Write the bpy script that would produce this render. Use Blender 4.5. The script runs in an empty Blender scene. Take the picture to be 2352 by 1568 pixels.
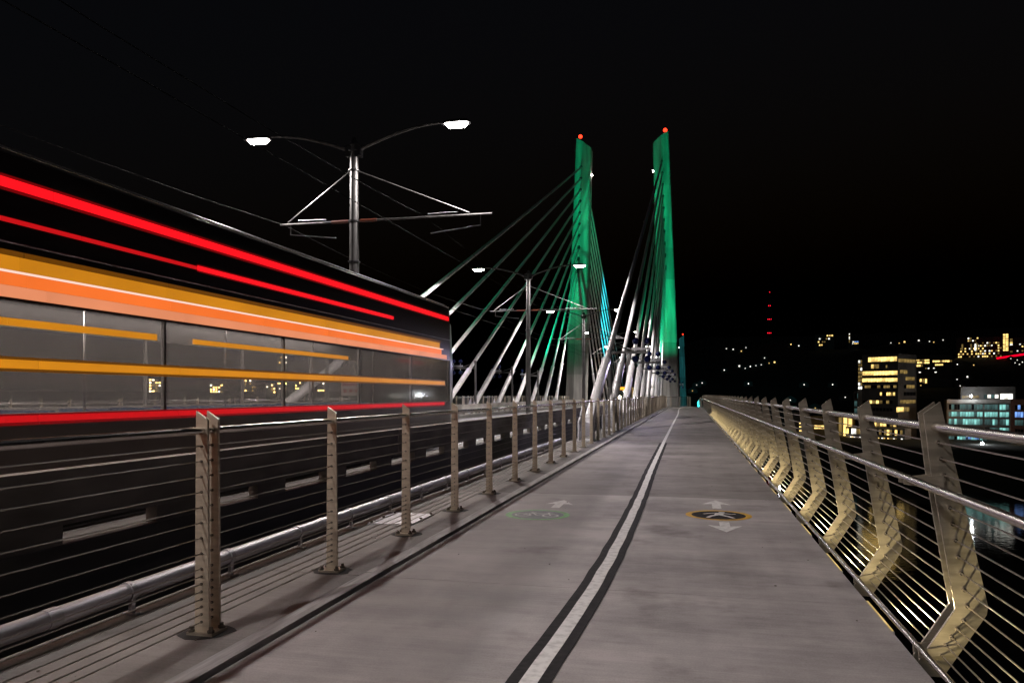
import bpy, math, random
from mathutils import Vector, Matrix

random.seed(7)
R = math.radians
SC = bpy.context.scene
COL = SC.collection

# ------------------------------------------------------------------ camera
CAM_H = 1.65
YAW = math.atan(412 / 1764.0)
cam_d = bpy.data.cameras.new('camera')
cam = bpy.data.objects.new('camera', cam_d)
COL.objects.link(cam)
cam.location = (0, 0, CAM_H)
cam.rotation_euler = (R(90), 0, YAW)
cam_d.sensor_width = 36
cam_d.lens = 27.0
cam_d.shift_y = 121 / 2352.0
cam_d.clip_start = 0.05
cam_d.clip_end = 6000
SC.camera = cam

# ------------------------------------------------------------------ night sky
world = bpy.data.worlds.new('World')
SC.world = world
world.use_nodes = True
wn = world.node_tree.nodes
wl = world.node_tree.links
bg = wn['Background']
skyt = wn.new('ShaderNodeTexSky')
skyt.sky_type = 'NISHITA'
skyt.sun_disc = False
skyt.sun_elevation = R(-4)
skyt.sun_rotation = R(200)
wl.new(skyt.outputs[0], bg.inputs['Color'])
bg.inputs['Strength'].default_value = 0.15

sun_d = bpy.data.lights.new('moon_light', 'SUN')
sun_d.energy = 0.004
sun_d.angle = R(0.5)
sun_d.color = (1, 0.96, 0.9)
sun = bpy.data.objects.new('moon_light', sun_d)
COL.objects.link(sun)
sun.rotation_euler = (R(50), 0, R(20))

vs = SC.view_settings
vs.view_transform = 'Standard'
vs.look = 'None'
vs.gamma = 1.0
vs.exposure = 0.0
vs.use_curve_mapping = False
cy = SC.cycles
cy.use_denoising = True
try:
    cy.denoiser = 'OPENIMAGEDENOISE'
except Exception:
    pass
cy.max_bounces = 8
cy.diffuse_bounces = 3
cy.glossy_bounces = 3
cy.transparent_max_bounces = 24
cy.sample_clamp_indirect = 4.0
cy.caustics_reflective = False
cy.caustics_refractive = False

# ------------------------------------------------------------------ helpers
SN, CS = math.sin(YAW), math.cos(YAW)


def P(u, v, d):
    """a place d metres ahead of the viewer, in the direction of a photograph point (survey of the site)"""
    xc = (u - 1176) / 1764.0 * d
    return Vector((-d * SN + xc * CS, d * CS + xc * SN, CAM_H - (v - 905) / 1764.0 * d))


def zf(y):
    """long vertical curve of the deck past its crest"""
    t = max(0.0, y - 80)
    return max(-14.0, -t * t * 0.000165)


class MB:
    def __init__(s):
        s.v = []
        s.f = []

    def quadbox(s, pts):
        b = len(s.v)
        s.v += [tuple(p) for p in pts]
        for q in ((0, 3, 2, 1), (4, 5, 6, 7), (0, 1, 5, 4), (1, 2, 6, 5), (2, 3, 7, 6), (3, 0, 4, 7)):
            s.f.append([b + i for i in q])
        return s

    def box(s, x0, x1, y0, y1, z0, z1):
        return s.quadbox([(x0, y0, z0), (x1, y0, z0), (x1, y1, z0), (x0, y1, z0),
                          (x0, y0, z1), (x1, y0, z1), (x1, y1, z1), (x0, y1, z1)])

    def prism(s, outline, fn0, fn1):
        """outline: 2d points; fn maps a 2d point to 3d for both ends"""
        b = len(s.v)
        n = len(outline)
        s.v += [tuple(fn0(p)) for p in outline] + [tuple(fn1(p)) for p in outline]
        s.f.append([b + i for i in range(n)][::-1])
        s.f.append([b + n + i for i in range(n)])
        for i in range(n):
            j = (i + 1) % n
            s.f.append([b + i, b + j, b + n + j, b + n + i])
        return s

    def tube(s, pts, r, n=8, cap=True):
        pts = [Vector(p) for p in pts]
        rs = r if isinstance(r, (list, tuple)) else [r] * len(pts)
        b = len(s.v)
        prev = None
        for i, p in enumerate(pts):
            if i == 0:
                t = pts[1] - pts[0]
            elif i == len(pts) - 1:
                t = pts[-1] - pts[-2]
            else:
                t = (pts[i + 1] - pts[i]).normalized() + (pts[i] - pts[i - 1]).normalized()
            t.normalize()
            if prev is None:
                a = Vector((0, 0, 1)) if abs(t.z) < 0.9 else Vector((1, 0, 0))
                e1 = t.cross(a).normalized()
            else:
                e1 = (prev - t * prev.dot(t)).normalized()
            prev = e1
            e2 = t.cross(e1)
            for k in range(n):
                an = 2 * math.pi * k / n
                s.v.append(tuple(p + (e1 * math.cos(an) + e2 * math.sin(an)) * rs[i]))
        for i in range(len(pts) - 1):
            for k in range(n):
                k2 = (k + 1) % n
                s.f.append([b + i * n + k, b + i * n + k2, b + (i + 1) * n + k2, b + (i + 1) * n + k])
        if cap:
            s.f.append([b + k for k in range(n)][::-1])
            s.f.append([b + (len(pts) - 1) * n + k for k in range(n)])
        return s

    def sphere(s, c, r, nu=10, nv=6, sq=(1, 1, 1)):
        b = len(s.v)
        for j in range(nv + 1):
            th = math.pi * j / nv
            for i in range(nu):
                ph = 2 * math.pi * i / nu
                s.v.append((c[0] + r * sq[0] * math.sin(th) * math.cos(ph), c[1] + r * sq[1] * math.sin(th) * math.sin(ph), c[2] + r * sq[2] * math.cos(th)))
        for j in range(nv):
            for i in range(nu):
                i2 = (i + 1) % nu
                s.f.append([b + j * nu + i, b + (j + 1) * nu + i, b + (j + 1) * nu + i2, b + j * nu + i2])
        return s

    def poly(s, pts):
        b = len(s.v)
        s.v += [tuple(p) for p in pts]
        s.f.append(list(range(b, b + len(pts))))
        return s

    def mesh(s, name, mat=None, smooth=False):
        me = bpy.data.meshes.new(name)
        me.from_pydata(s.v, [], s.f)
        me.validate()
        me.update()
        if mat is not None:
            me.materials.append(mat)
        if smooth:
            me.polygons.foreach_set('use_smooth', [True] * len(me.polygons))
            try:
                me.set_sharp_from_angle(angle=R(40))
            except Exception:
                pass
        return me

    def build(s, name, mat, parent=None, smooth=False):
        return link(name, s.mesh(name, mat, smooth), parent)


def link(name, data, parent=None):
    o = bpy.data.objects.new(name, data)
    COL.objects.link(o)
    if parent is not None:
        o.parent = parent
    return o


def tag(o, label=None, cat=None, group=None, kind=None):
    if label:
        o['label'] = label
    if cat:
        o['category'] = cat
    if group:
        o['group'] = group
    if kind:
        o['kind'] = kind
    return o


def thing(name, label, cat, loc=(0, 0, 0), group=None, rotz=0):
    o = link(name, None)
    o.location = loc
    o.rotation_euler = (0, 0, rotz)
    o.empty_display_size = 0.2
    return tag(o, label, cat, group)


def copy_tree(o, parent=None):
    c = o.copy()
    COL.objects.link(c)
    c.parent = parent
    for ch in list(o.children):
        copy_tree(ch, c)
    return c


ORD = ['nearest', 'second nearest', 'third nearest', 'fourth nearest', 'fifth nearest', 'sixth nearest', 'seventh nearest',
       'eighth nearest', 'ninth nearest', 'tenth nearest']


# ------------------------------------------------------------------ materials
def mat(name, col=(0.5, 0.5, 0.5), rough=0.5, metal=0.0, spec=0.5):
    m = bpy.data.materials.new(name)
    m.use_nodes = True
    b = m.node_tree.nodes['Principled BSDF']
    b.inputs['Base Color'].default_value = (*col, 1)
    b.inputs['Roughness'].default_value = rough
    b.inputs['Metallic'].default_value = metal
    b.inputs['Specular IOR Level'].default_value = spec
    return m


def node(m, t, **kw):
    n = m.node_tree.nodes.new(t)
    for k, v in kw.items():
        setattr(n, k, v)
    return n


def lk(m, a, b):
    m.node_tree.links.new(a, b)


def noisy(m, scale=(8, 8, 8), lo=(0.2, 0.2, 0.2), hi=(0.4, 0.4, 0.4), detail=6, bump=0.0, bump_dist=0.01, rough=None, coords='Object', r0=0.35, r1=0.65):
    """colour grain, fine relief and gloss variation on a principled material"""
    b = m.node_tree.nodes['Principled BSDF']
    tc = node(m, 'ShaderNodeTexCoord')
    mp = node(m, 'ShaderNodeMapping')
    mp.inputs['Scale'].default_value = scale
    lk(m, tc.outputs[coords], mp.inputs['Vector'])
    nz = node(m, 'ShaderNodeTexNoise')
    nz.inputs['Scale'].default_value = 1
    nz.inputs['Detail'].default_value = detail
    lk(m, mp.outputs[0], nz.inputs['Vector'])
    cr = node(m, 'ShaderNodeValToRGB')
    cr.color_ramp.elements[0].position = r0
    cr.color_ramp.elements[0].color = (*lo, 1)
    cr.color_ramp.elements[1].position = r1
    cr.color_ramp.elements[1].color = (*hi, 1)
    lk(m, nz.outputs[0], cr.inputs[0])
    lk(m, cr.outputs[0], b.inputs['Base Color'])
    if bump:
        bp = node(m, 'ShaderNodeBump')
        bp.inputs['Strength'].default_value = bump
        bp.inputs['Distance'].default_value = bump_dist
        lk(m, nz.outputs[0], bp.inputs['Height'])
        lk(m, bp.outputs[0], b.inputs['Normal'])
    if rough:
        mr = node(m, 'ShaderNodeMapRange')
        mr.inputs['To Min'].default_value = rough[0]
        mr.inputs['To Max'].default_value = rough[1]
        lk(m, nz.outputs[0], mr.inputs['Value'])
        lk(m, mr.outputs[0], b.inputs['Roughness'])
    return m


def emis(name, col, strength, vary=0.0, scale=3.0):
    m = bpy.data.materials.new(name)
    m.use_nodes = True
    b = m.node_tree.nodes['Principled BSDF']
    b.inputs['Base Color'].default_value = (0.02, 0.02, 0.02, 1)
    b.inputs['Roughness'].default_value = 0.4
    b.inputs['Emission Color'].default_value = (*col, 1)
    b.inputs['Emission Strength'].default_value = strength
    if vary:
        tc = node(m, 'ShaderNodeTexCoord')
        oi = node(m, 'ShaderNodeObjectInfo')
        ad = node(m, 'ShaderNodeVectorMath', operation='ADD')
        lk(m, tc.outputs['Object'], ad.inputs[0])
        lk(m, oi.outputs['Random'], ad.inputs[1])
        mp = node(m, 'ShaderNodeMapping')
        mp.inputs['Scale'].default_value = (scale, scale, scale * 1.5)
        lk(m, ad.outputs[0], mp.inputs['Vector'])
        nz = node(m, 'ShaderNodeTexNoise')
        nz.inputs['Scale'].default_value = 1
        nz.inputs['Detail'].default_value = 3
        lk(m, mp.outputs[0], nz.inputs['Vector'])
        mr = node(m, 'ShaderNodeMapRange')
        mr.inputs['From Min'].default_value = 0.3
        mr.inputs['From Max'].default_value = 0.7
        mr.inputs['To Min'].default_value = strength * (1 - vary)
        mr.inputs['To Max'].default_value = strength * (1 + vary)
        lk(m, nz.outputs[0], mr.inputs['Value'])
        mu = node(m, 'ShaderNodeMath', operation='MULTIPLY')
        m2 = node(m, 'ShaderNodeMapRange')
        m2.inputs['To Min'].default_value = 1 - vary * 0.7
        m2.inputs['To Max'].default_value = 1 + vary * 0.4
        lk(m, oi.outputs['Random'], m2.inputs['Value'])
        lk(m, mr.outputs[0], mu.inputs[0])
        lk(m, m2.outputs[0], mu.inputs[1])
        lk(m, mu.outputs[0], b.inputs['Emission Strength'])
    return m


def walkway_concrete(name, lo, hi):
    """broom-finished concrete: cross-path streaks, blotchy wear, stains, small pits, tone per cast slab"""
    m = mat(name, hi, 0.75)
    b = m.node_tree.nodes['Principled BSDF']
    ge = node(m, 'ShaderNodeNewGeometry')

    def nz(scale, detail, rough=0.55):
        mp = node(m, 'ShaderNodeMapping')
        mp.inputs['Scale'].default_value = scale
        lk(m, ge.outputs['Position'], mp.inputs['Vector'])
        n = node(m, 'ShaderNodeTexNoise')
        n.inputs['Scale'].default_value = 1
        n.inputs['Detail'].default_value = detail
        n.inputs['Roughness'].default_value = rough
        lk(m, mp.outputs[0], n.inputs['Vector'])
        return n.outputs[0]
    broom = nz((0.7, 34, 1), 5, 0.65)
    streak = nz((0.45, 3.2, 1), 5, 0.6)
    blotch = nz((0.55, 0.75, 1), 9, 0.68)
    grain = nz((70, 70, 70), 6, 0.75)
    long_ = nz((3.2, 0.18, 1), 4)

    def madd(a, wa, bb, wb):
        x = node(m, 'ShaderNodeMath', operation='MULTIPLY')
        x.inputs[1].default_value = wa
        lk(m, a, x.inputs[0])
        y = node(m, 'ShaderNodeMath', operation='MULTIPLY_ADD')
        y.inputs[1].default_value = wb
        lk(m, bb, y.inputs[0])
        lk(m, x.outputs[0], y.inputs[2])
        return y.outputs[0]
    t = madd(broom, 0.11, streak, 0.15)
    t2 = madd(blotch, 0.44, grain, 0.20)
    t3 = madd(t, 1, t2, 1)
    t4 = madd(t3, 1, long_, 0.10)
    cr = node(m, 'ShaderNodeValToRGB')
    e = cr.color_ramp.elements
    e[0].position = 0.42
    e[0].color = (*lo, 1)
    e[1].position = 0.575
    e[1].color = (*hi, 1)
    lk(m, t4, cr.inputs[0])
    oi = node(m, 'ShaderNodeObjectInfo')
    mr = node(m, 'ShaderNodeMapRange')
    mr.inputs['To Min'].default_value = 0.94
    mr.inputs['To Max'].default_value = 1.05
    lk(m, oi.outputs['Random'], mr.inputs['Value'])
    # tyre and oil stains with their own shape
    st = nz((0.9, 0.9, 1), 4, 0.6)
    sr = node(m, 'ShaderNodeValToRGB')
    sr.color_ramp.elements[0].position = 0.30
    sr.color_ramp.elements[0].color = (0.62, 0.6, 0.58, 1)
    sr.color_ramp.elements[1].position = 0.42
    sr.color_ramp.elements[1].color = (1, 1, 1, 1)
    lk(m, st, sr.inputs[0])
    mx = node(m, 'ShaderNodeMix', data_type='RGBA', blend_type='MULTIPLY')
    mx.inputs[0].default_value = 1
    lk(m, cr.outputs[0], mx.inputs[6])
    lk(m, sr.outputs[0], mx.inputs[7])
    hs = node(m, 'ShaderNodeHueSaturation')
    lk(m, mr.outputs[0], hs.inputs['Value'])
    m3 = node(m, 'ShaderNodeMix', data_type='RGBA', blend_type='MULTIPLY')
    m3.inputs[0].default_value = 1
    lk(m, mx.outputs[2], m3.inputs[6])
    lk(m, oi.outputs['Color'], m3.inputs[7])
    lk(m, m3.outputs[2], hs.inputs['Color'])
    lk(m, hs.outputs[0], b.inputs['Base Color'])
    bp = node(m, 'ShaderNodeBump')
    bp.inputs['Strength'].default_value = 0.35
    bp.inputs['Distance'].default_value = 0.006
    lk(m, t4, bp.inputs['Height'])
    lk(m, bp.outputs[0], b.inputs['Normal'])
    rr = node(m, 'ShaderNodeMapRange')
    rr.inputs['To Min'].default_value = 0.55
    rr.inputs['To Max'].default_value = 0.95
    lk(m, streak, rr.inputs['Value'])
    lk(m, rr.outputs[0], b.inputs['Roughness'])
    return m


M = {}
M['slab'] = walkway_concrete('walkway_concrete', (0.23, 0.207, 0.205), (0.47, 0.430, 0.428))
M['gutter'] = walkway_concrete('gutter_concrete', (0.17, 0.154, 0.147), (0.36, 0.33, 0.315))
M['joint'] = mat('joint_filler', (0.03, 0.028, 0.027), 0.9)
M['curb'] = noisy(mat('curb_concrete', rough=0.7), (30, 2, 30), (0.36, 0.34, 0.34), (0.58, 0.56, 0.56), bump=0.2, bump_dist=0.004)
M['barrier'] = noisy(mat('barrier_concrete', rough=0.85), (0.8, 0.8, 2.5), (0.26, 0.24, 0.22), (0.44, 0.41, 0.38), bump=0.15)
M['road'] = noisy(mat('road_concrete', rough=0.7), (1.5, 0.3, 1), (0.13, 0.125, 0.12), (0.24, 0.23, 0.22), bump=0.1)
M['dark_steel'] = noisy(mat('girder_steel', rough=0.6), (2, 2, 2), (0.02, 0.02, 0.02), (0.05, 0.048, 0.045))
M['steel'] = noisy(mat('brushed_stainless', metal=0.8, rough=0.4), (3, 3, 22), (0.36, 0.325, 0.265), (0.52, 0.47, 0.385), rough=(0.28, 0.48))
M['fence_steel'] = noisy(mat('lamplit_fence_steel', metal=0.55, rough=0.4), (3, 3, 22), (0.50, 0.43, 0.34), (0.68, 0.59, 0.47), rough=(0.28, 0.45))  # lighter, warmer than the railing steel: lamplight put into the post colour
M['rail'] = noisy(mat('polished_rail', metal=1.0, rough=0.25), (3, 0.7, 3), (0.56, 0.52, 0.49), (0.64, 0.60, 0.57), detail=2, rough=(0.22, 0.30))
M['wire'] = mat('stainless_wire', (0.45, 0.42, 0.39), 0.42, 1.0)
M['black_wire'] = mat('black_overhead_wire', (0.012, 0.012, 0.012), 0.9, 0.0, 0.1)
M['galv'] = noisy(mat('galvanised_pipe', metal=0.85, rough=0.45), (9, 2, 9), (0.40, 0.40, 0.43), (0.62, 0.61, 0.66), rough=(0.35, 0.6))
M['plate'] = noisy(mat('hatch_plate', metal=0.2, rough=0.5), (9, 9, 9), (0.62, 0.60, 0.64), (0.78, 0.76, 0.80))
M['bolt'] = mat('bolt_steel', (0.16, 0.14, 0.12), 0.5, 0.8)
M['white_paint'] = noisy(mat('white_marking_paint', rough=0.65), (14, 14, 14), (0.52, 0.50, 0.49), (0.78, 0.76, 0.75), r0=0.3, r1=0.55, bump=0.1, bump_dist=0.003)
M['black_paint'] = noisy(mat('black_marking_paint', rough=0.85, spec=0.15), (14, 14, 14), (0.010, 0.009, 0.010), (0.030, 0.027, 0.028), r0=0.3, r1=0.7)
M['green_paint'] = noisy(mat('green_marking_paint', rough=0.6), (16, 16, 16), (0.05, 0.22, 0.03), (0.10, 0.42, 0.05))
M['yellow_paint'] = noisy(mat('yellow_marking_paint', rough=0.6), (16, 16, 16), (0.55, 0.30, 0.02), (0.80, 0.46, 0.03))
M['grey_paint'] = noisy(mat('faded_grey_marking_paint', rough=0.6), (16, 16, 16), (0.035, 0.033, 0.038), (0.085, 0.08, 0.088))
M['tower'] = noisy(mat('tower_concrete', rough=0.8), (1.3, 1.3, 0.16), (0.30, 0.29, 0.275), (0.56, 0.545, 0.515), bump=0.1, bump_dist=0.03)
tmn = M['tower']
tb = tmn.node_tree.nodes['Principled BSDF']
src = tb.inputs['Base Color'].links[0].from_socket
tg = node(tmn, 'ShaderNodeNewGeometry')
tx_ = node(tmn, 'ShaderNodeSeparateXYZ')
lk(tmn, tg.outputs['Position'], tx_.inputs[0])
td = node(tmn, 'ShaderNodeMath', operation='DIVIDE')
td.inputs[1].default_value = 4.6
lk(tmn, tx_.outputs['Z'], td.inputs[0])
tf = node(tmn, 'ShaderNodeMath', operation='FLOOR')
lk(tmn, td.outputs[0], tf.inputs[0])
tw = node(tmn, 'ShaderNodeTexWhiteNoise', noise_dimensions='1D')
lk(tmn, tf.outputs[0], tw.inputs['W'])
tr_ = node(tmn, 'ShaderNodeMapRange')
tr_.inputs['To Min'].default_value = 0.66
tr_.inputs['To Max'].default_value = 1.08
lk(tmn, tw.outputs['Value'], tr_.inputs['Value'])
th = node(tmn, 'ShaderNodeHueSaturation')
lk(tmn, tr_.outputs[0], th.inputs['Value'])
lk(tmn, src, th.inputs['Color'])
lk(tmn, th.outputs[0], tb.inputs['Base Color'])
M['cable'] = noisy(mat('white_cable_sheath', rough=0.4), (6, 6, 0.6), (0.62, 0.61, 0.62), (0.74, 0.73, 0.75))
M['anchor'] = noisy(mat('anchor_white_steel', rough=0.45), (4, 4, 4), (0.60, 0.59, 0.63), (0.74, 0.73, 0.77))
M['pole'] = noisy(mat('pole_steel', metal=0.6, rough=0.42), (6, 6, 1.2), (0.10, 0.097, 0.097), (0.17, 0.165, 0.165))
M['dark_paint'] = mat('dark_fitting_paint', (0.03, 0.03, 0.035), 0.4)
M['insulator'] = mat('insulator_red_brown', (0.18, 0.05, 0.03), 0.4)
M['lamp_lens'] = emis('street_lamp_lens', (1.0, 0.93, 0.84), 60)
M['beacon'] = emis('red_beacon_glow', (1.0, 0.035, 0.012), 4)
M['hill'] = noisy(mat('hillside_ground', rough=1.0), (0.03, 0.03, 0.03), (0.010, 0.013, 0.008), (0.030, 0.034, 0.020))
M['bwall'] = noisy(mat('dark_facade', rough=0.7), (0.3, 0.3, 0.3), (0.09, 0.086, 0.08), (0.15, 0.142, 0.135))
M['bpale'] = noisy(mat('pale_facade', rough=0.7), (0.3, 0.3, 0.3), (0.30, 0.29, 0.27), (0.42, 0.40, 0.38))
M['bbrick'] = noisy(mat('brick_facade', rough=0.8), (1, 1, 3), (0.12, 0.05, 0.035), (0.20, 0.09, 0.06))
M['bgold'] = noisy(mat('tan_facade', rough=0.8), (0.5, 0.5, 0.5), (0.36, 0.27, 0.12), (0.5, 0.38, 0.18))
M['win_warm'] = emis('window_warm', (1.0, 0.66, 0.20), 2.2, 0.75, 0.5)
M['win_dim'] = emis('window_dim_warm', (1.0, 0.66, 0.20), 0.26, 0.8, 0.5)
M['win_white'] = emis('window_white', (0.95, 0.93, 0.82), 2.2, 0.7, 0.5)
M['win_teal'] = emis('window_teal', (0.28, 0.72, 0.66), 0.8, 0.8, 0.4)
M['win_tealdim'] = emis('window_teal_dim', (0.28, 0.62, 0.60), 0.17, 0.8, 0.4)
M['win_blue'] = emis('window_blue', (0.20, 0.40, 0.95), 1.0, 0.7, 0.4)
M['city_warm'] = emis('city_window_warm', (1.0, 0.60, 0.17), 22.0, 0.6, 0.5)
M['city_white'] = emis('city_window_white', (0.95, 0.88, 0.70), 18.0, 0.6, 0.5)
M['dark_glass'] = mat('unlit_glass', (0.01, 0.011, 0.013), 0.1)

# ------------------------------------------------------------------ plan of the bridge
CX = -10.1                 # centre line of the transit way
FENCE_X = -3.27


def ramp(y, pts):
    if y <= pts[0][0]:
        return pts[0][1]
    for (a, va), (b, vb) in zip(pts, pts[1:]):
        if y <= b:
            t = (y - a) / (b - a)
            t = t * t * (3 - 2 * t)
            return va + (vb - va) * t
    return pts[-1][1]


def left_edge(y):           # inner fence line
    return ramp(y, [(106, FENCE_X), (113, -0.2), (123, -0.2), (131, FENCE_X)])


def right_edge(y):          # outer edge of the path
    return ramp(y, [(108, 1.36), (116, 4.4), (124, 4.4), (133, 1.36)])


def strip(lf, rf, y0, y1, z1, th, step=2.0, lift=0.0):
    m = MB()
    n = max(1, int(math.ceil((y1 - y0) / step)))
    ys = [y0 + (y1 - y0) * i / n for i in range(n + 1)]
    for y in ys:
        z = zf(y)
        m.v += [(lf(y), y, z + z1), (rf(y), y, z + z1), (rf(y), y, z + z1 - th), (lf(y), y, z + z1 - th)]
    for i in range(n):
        a, b = i * 4, i * 4 + 4
        for k in range(4):
            k2 = (k + 1) % 4
            m.f.append([a + k, b + k, b + k2, a + k2])
    m.f.append([0, 1, 2, 3])
    e = n * 4
    m.f.append([e + 3, e + 2, e + 1, e])
    return m


# ---- water, banks and hill
wm = mat('river_water', (0.003, 0.004, 0.005), 0.05)
wm.node_tree.nodes['Principled BSDF'].inputs['IOR'].default_value = 1.33
ge = node(wm, 'ShaderNodeNewGeometry')
mp = node(wm, 'ShaderNodeMapping')
mp.inputs['Scale'].default_value = (0.9, 0.9, 0.9)
lk(wm, ge.outputs['Position'], mp.inputs['Vector'])
n1 = node(wm, 'ShaderNodeTexNoise')
n1.inputs['Scale'].default_value = 1
n1.inputs['Detail'].default_value = 4
lk(wm, mp.outputs[0], n1.inputs['Vector'])
bp = node(wm, 'ShaderNodeBump')
bp.inputs['Strength'].default_value = 0.35
bp.inputs['Distance'].default_value = 0.05
lk(wm, n1.outputs[0], bp.inputs['Height'])
lk(wm, bp.outputs[0], wm.node_tree.nodes['Principled BSDF'].inputs['Normal'])
WATER_Z = -22.0
tag(MB().poly([(-3000, -1500, WATER_Z), (3000, -1500, WATER_Z), (3000, 3500, WATER_Z), (-3000, 3500, WATER_Z)]).build('water', wm),
    'dark river water with stretched light reflections', None, None, 'structure')

GROUND_Z = -14.0


def bank_range(al):
    t = min(1, max(0, (math.degrees(al) - 3.5) / 5.5))
    t = t * t * (3 - 2 * t)
    return 430 + (212 - 430) * t


def ground_z(al, r):
    b = bank_range(al)
    if r < b:
        return WATER_Z - 1.5
    if r < b + 40:
        return WATER_Z - 1.5 + (GROUND_Z - WATER_Z + 1.5) * ((r - b) / 40) ** 0.8
    h = GROUND_Z
    h0 = 455
    if r > h0:
        k = 1 if al > 0.02 else max(0.15, 1 + (al - 0.02) * 3)
        h += (min(r - h0, 545) * 0.085 + max(0, min(r, 1720) - 1000) * 0.13) * k
        h += 2 * math.sin(r * 0.013 + al * 9) * min(1, (r - h0) / 200)
    return h


m = MB()
NA, NR = 90, 70
for i in range(NA + 1):
    al = R(-75 + 125 * i / NA)
    for j in range(NR + 1):
        t = j / NR
        b = bank_range(al)
        r = b + (1900 - b) * t ** 1.8
        if j == 1:
            r = b + 14
        if j == 2:
            r = b + 28
        if j == 3:
            r = b + 40
        m.v.append((r * math.sin(al), r * math.cos(al), ground_z(al, r)))
for i in range(NA):
    for j in range(NR):
        a = i * (NR + 1) + j
        m.f.append([a, a + NR + 1, a + NR + 2, a + 1])
tag(m.build('hill', M['hill'], None, True), 'dark wooded far bank rising to a black hillside', None, None, 'structure')

# ---- near path: slabs cast one after another on a dark joint filler
walk = strip(lambda y: left_edge(y) - 0.93, lambda y: right_edge(y) - 0.012, -12, 400, -0.014, 0.30, 3).build('walkway', M['joint'])
tag(walk, 'concrete bridge path between the cable fence and the outer railing', None, None, 'structure')
joints = [-12, -5.5, 0.4, 6.5, 12.6, 19.2, 26.0, 32.6, 39.2, 45.8, 52.4, 59, 66, 73, 80, 87, 94, 101, 108, 115, 122, 130, 145, 165, 190, 230, 280, 340, 400]
for a, b in zip(joints, joints[1:]):
    # farther pours are a browner mix; tone also carries the lamplight fading with distance
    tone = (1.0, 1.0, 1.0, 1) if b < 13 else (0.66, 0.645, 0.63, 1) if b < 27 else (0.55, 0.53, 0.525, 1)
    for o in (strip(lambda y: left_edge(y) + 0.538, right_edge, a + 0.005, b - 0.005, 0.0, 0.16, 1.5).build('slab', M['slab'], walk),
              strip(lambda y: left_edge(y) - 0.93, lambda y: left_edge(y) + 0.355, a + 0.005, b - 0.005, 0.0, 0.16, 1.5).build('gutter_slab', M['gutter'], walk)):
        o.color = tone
    strip(lambda y: left_edge(y) + 0.380, lambda y: left_edge(y) + 0.515, a + 0.004, b - 0.004, 0.032, 0.2, 1.5).build('kerb', M['curb'], walk)  # dark filler gaps on both sides draw the kerb's shadow lines

# ---- transit deck: road, rails, side barriers
road = strip(lambda y: CX - 4.19, lambda y: CX + 4.19, -25, 400, 0.10, 0.5, 6).build('road', M['road'])
tag(road, 'concrete transit roadway with tracks in the middle of the bridge', None, None, 'structure')
for c in (CX + 2.35, CX - 2.35):
    for s in (-0.7175, 0.7175):
        strip(lambda y: c + s - 0.035, lambda y: c + s + 0.035, -25, 300, 0.112, 0.02, 6).build('track_rail', M['galv'], road)


def barrier(side, name_label):
    x_in, x_out = (CX + side * 4.54), (CX + side * 4.70)
    lo, hi = min(x_in, x_out), max(x_in, x_out)
    blo, bhi = min(CX + side * 4.18, x_out), max(CX + side * 4.18, x_out)
    t = thing('concrete_barrier', name_label, 'barrier', (0, 0, 0), 'low concrete barriers along the roadway')
    seg = [-25, -16.5, -8.6, 2.3, 13.7, 25.2, 36.7, 48.1, 59.6, 71, 82.5, 94, 106, 130, 180, 260, 400]
    for a, b in zip(seg, seg[1:]):
        strip(lambda y: lo, lambda y: hi, a + 0.02, b - 0.02, 0.985, 0.49, 6).build('beam', M['barrier'], t)
    strip(lambda y: blo + 0.004, lambda y: bhi - 0.004, -25, 400, 0.32, 1.6, 6).build('base_kerb', M['road'], t)
    y = -24.0 + 0.72
    me = MB().box(lo + 0.012, hi - 0.012, -0.34, 0.34, 0.32, 0.50).mesh('pedestal', M['barrier'])
    while y < 180:
        o = link('pedestal', me, t)
        o.location = (0, y, zf(y))
        y += 1.91
    return t


barrier(1, 'pierced concrete barrier on the near side of the roadway, behind the cable fence')
barrier(-1, 'pierced concrete barrier on the far side of the roadway, beyond the tram')

# ---- girders below the deck
g = thing('bridge_girder', 'dark edge girder and cross beams in the gap beside the path', 'girder', (0, 0, 0))
for xx in (CX + 5.9, CX - 5.9):
    strip(lambda y: xx - 0.25, lambda y: xx + 0.25, -25, 400, -0.75, 1.3, 6).build('edge_girder', M['dark_steel'], g)
me = MB().box(CX - 9.5, CX + 9.5, -0.2, 0.2, -1.6, -0.72).mesh('cross_beam', M['dark_steel'])
for k in range(26):
    o = link('cross_beam', me, g)
    o.location = (0, -8 + 7.5 * k, zf(-8 + 7.5 * k))

# ---- far path on the other side
fw = strip(lambda y: 2 * CX - 1.36 - 0, lambda y: 2 * CX + 4.2, -25, 400, 0.0, 0.3, 6).build('far_walkway', M['gutter'])
tag(fw, 'far side concrete path beyond the transit roadway', None, None, 'structure')

# ------------------------------------------------------------------ towers
TY = 116.0
TOP_IN, TOP_OUT = 38.8, 40.5


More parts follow.
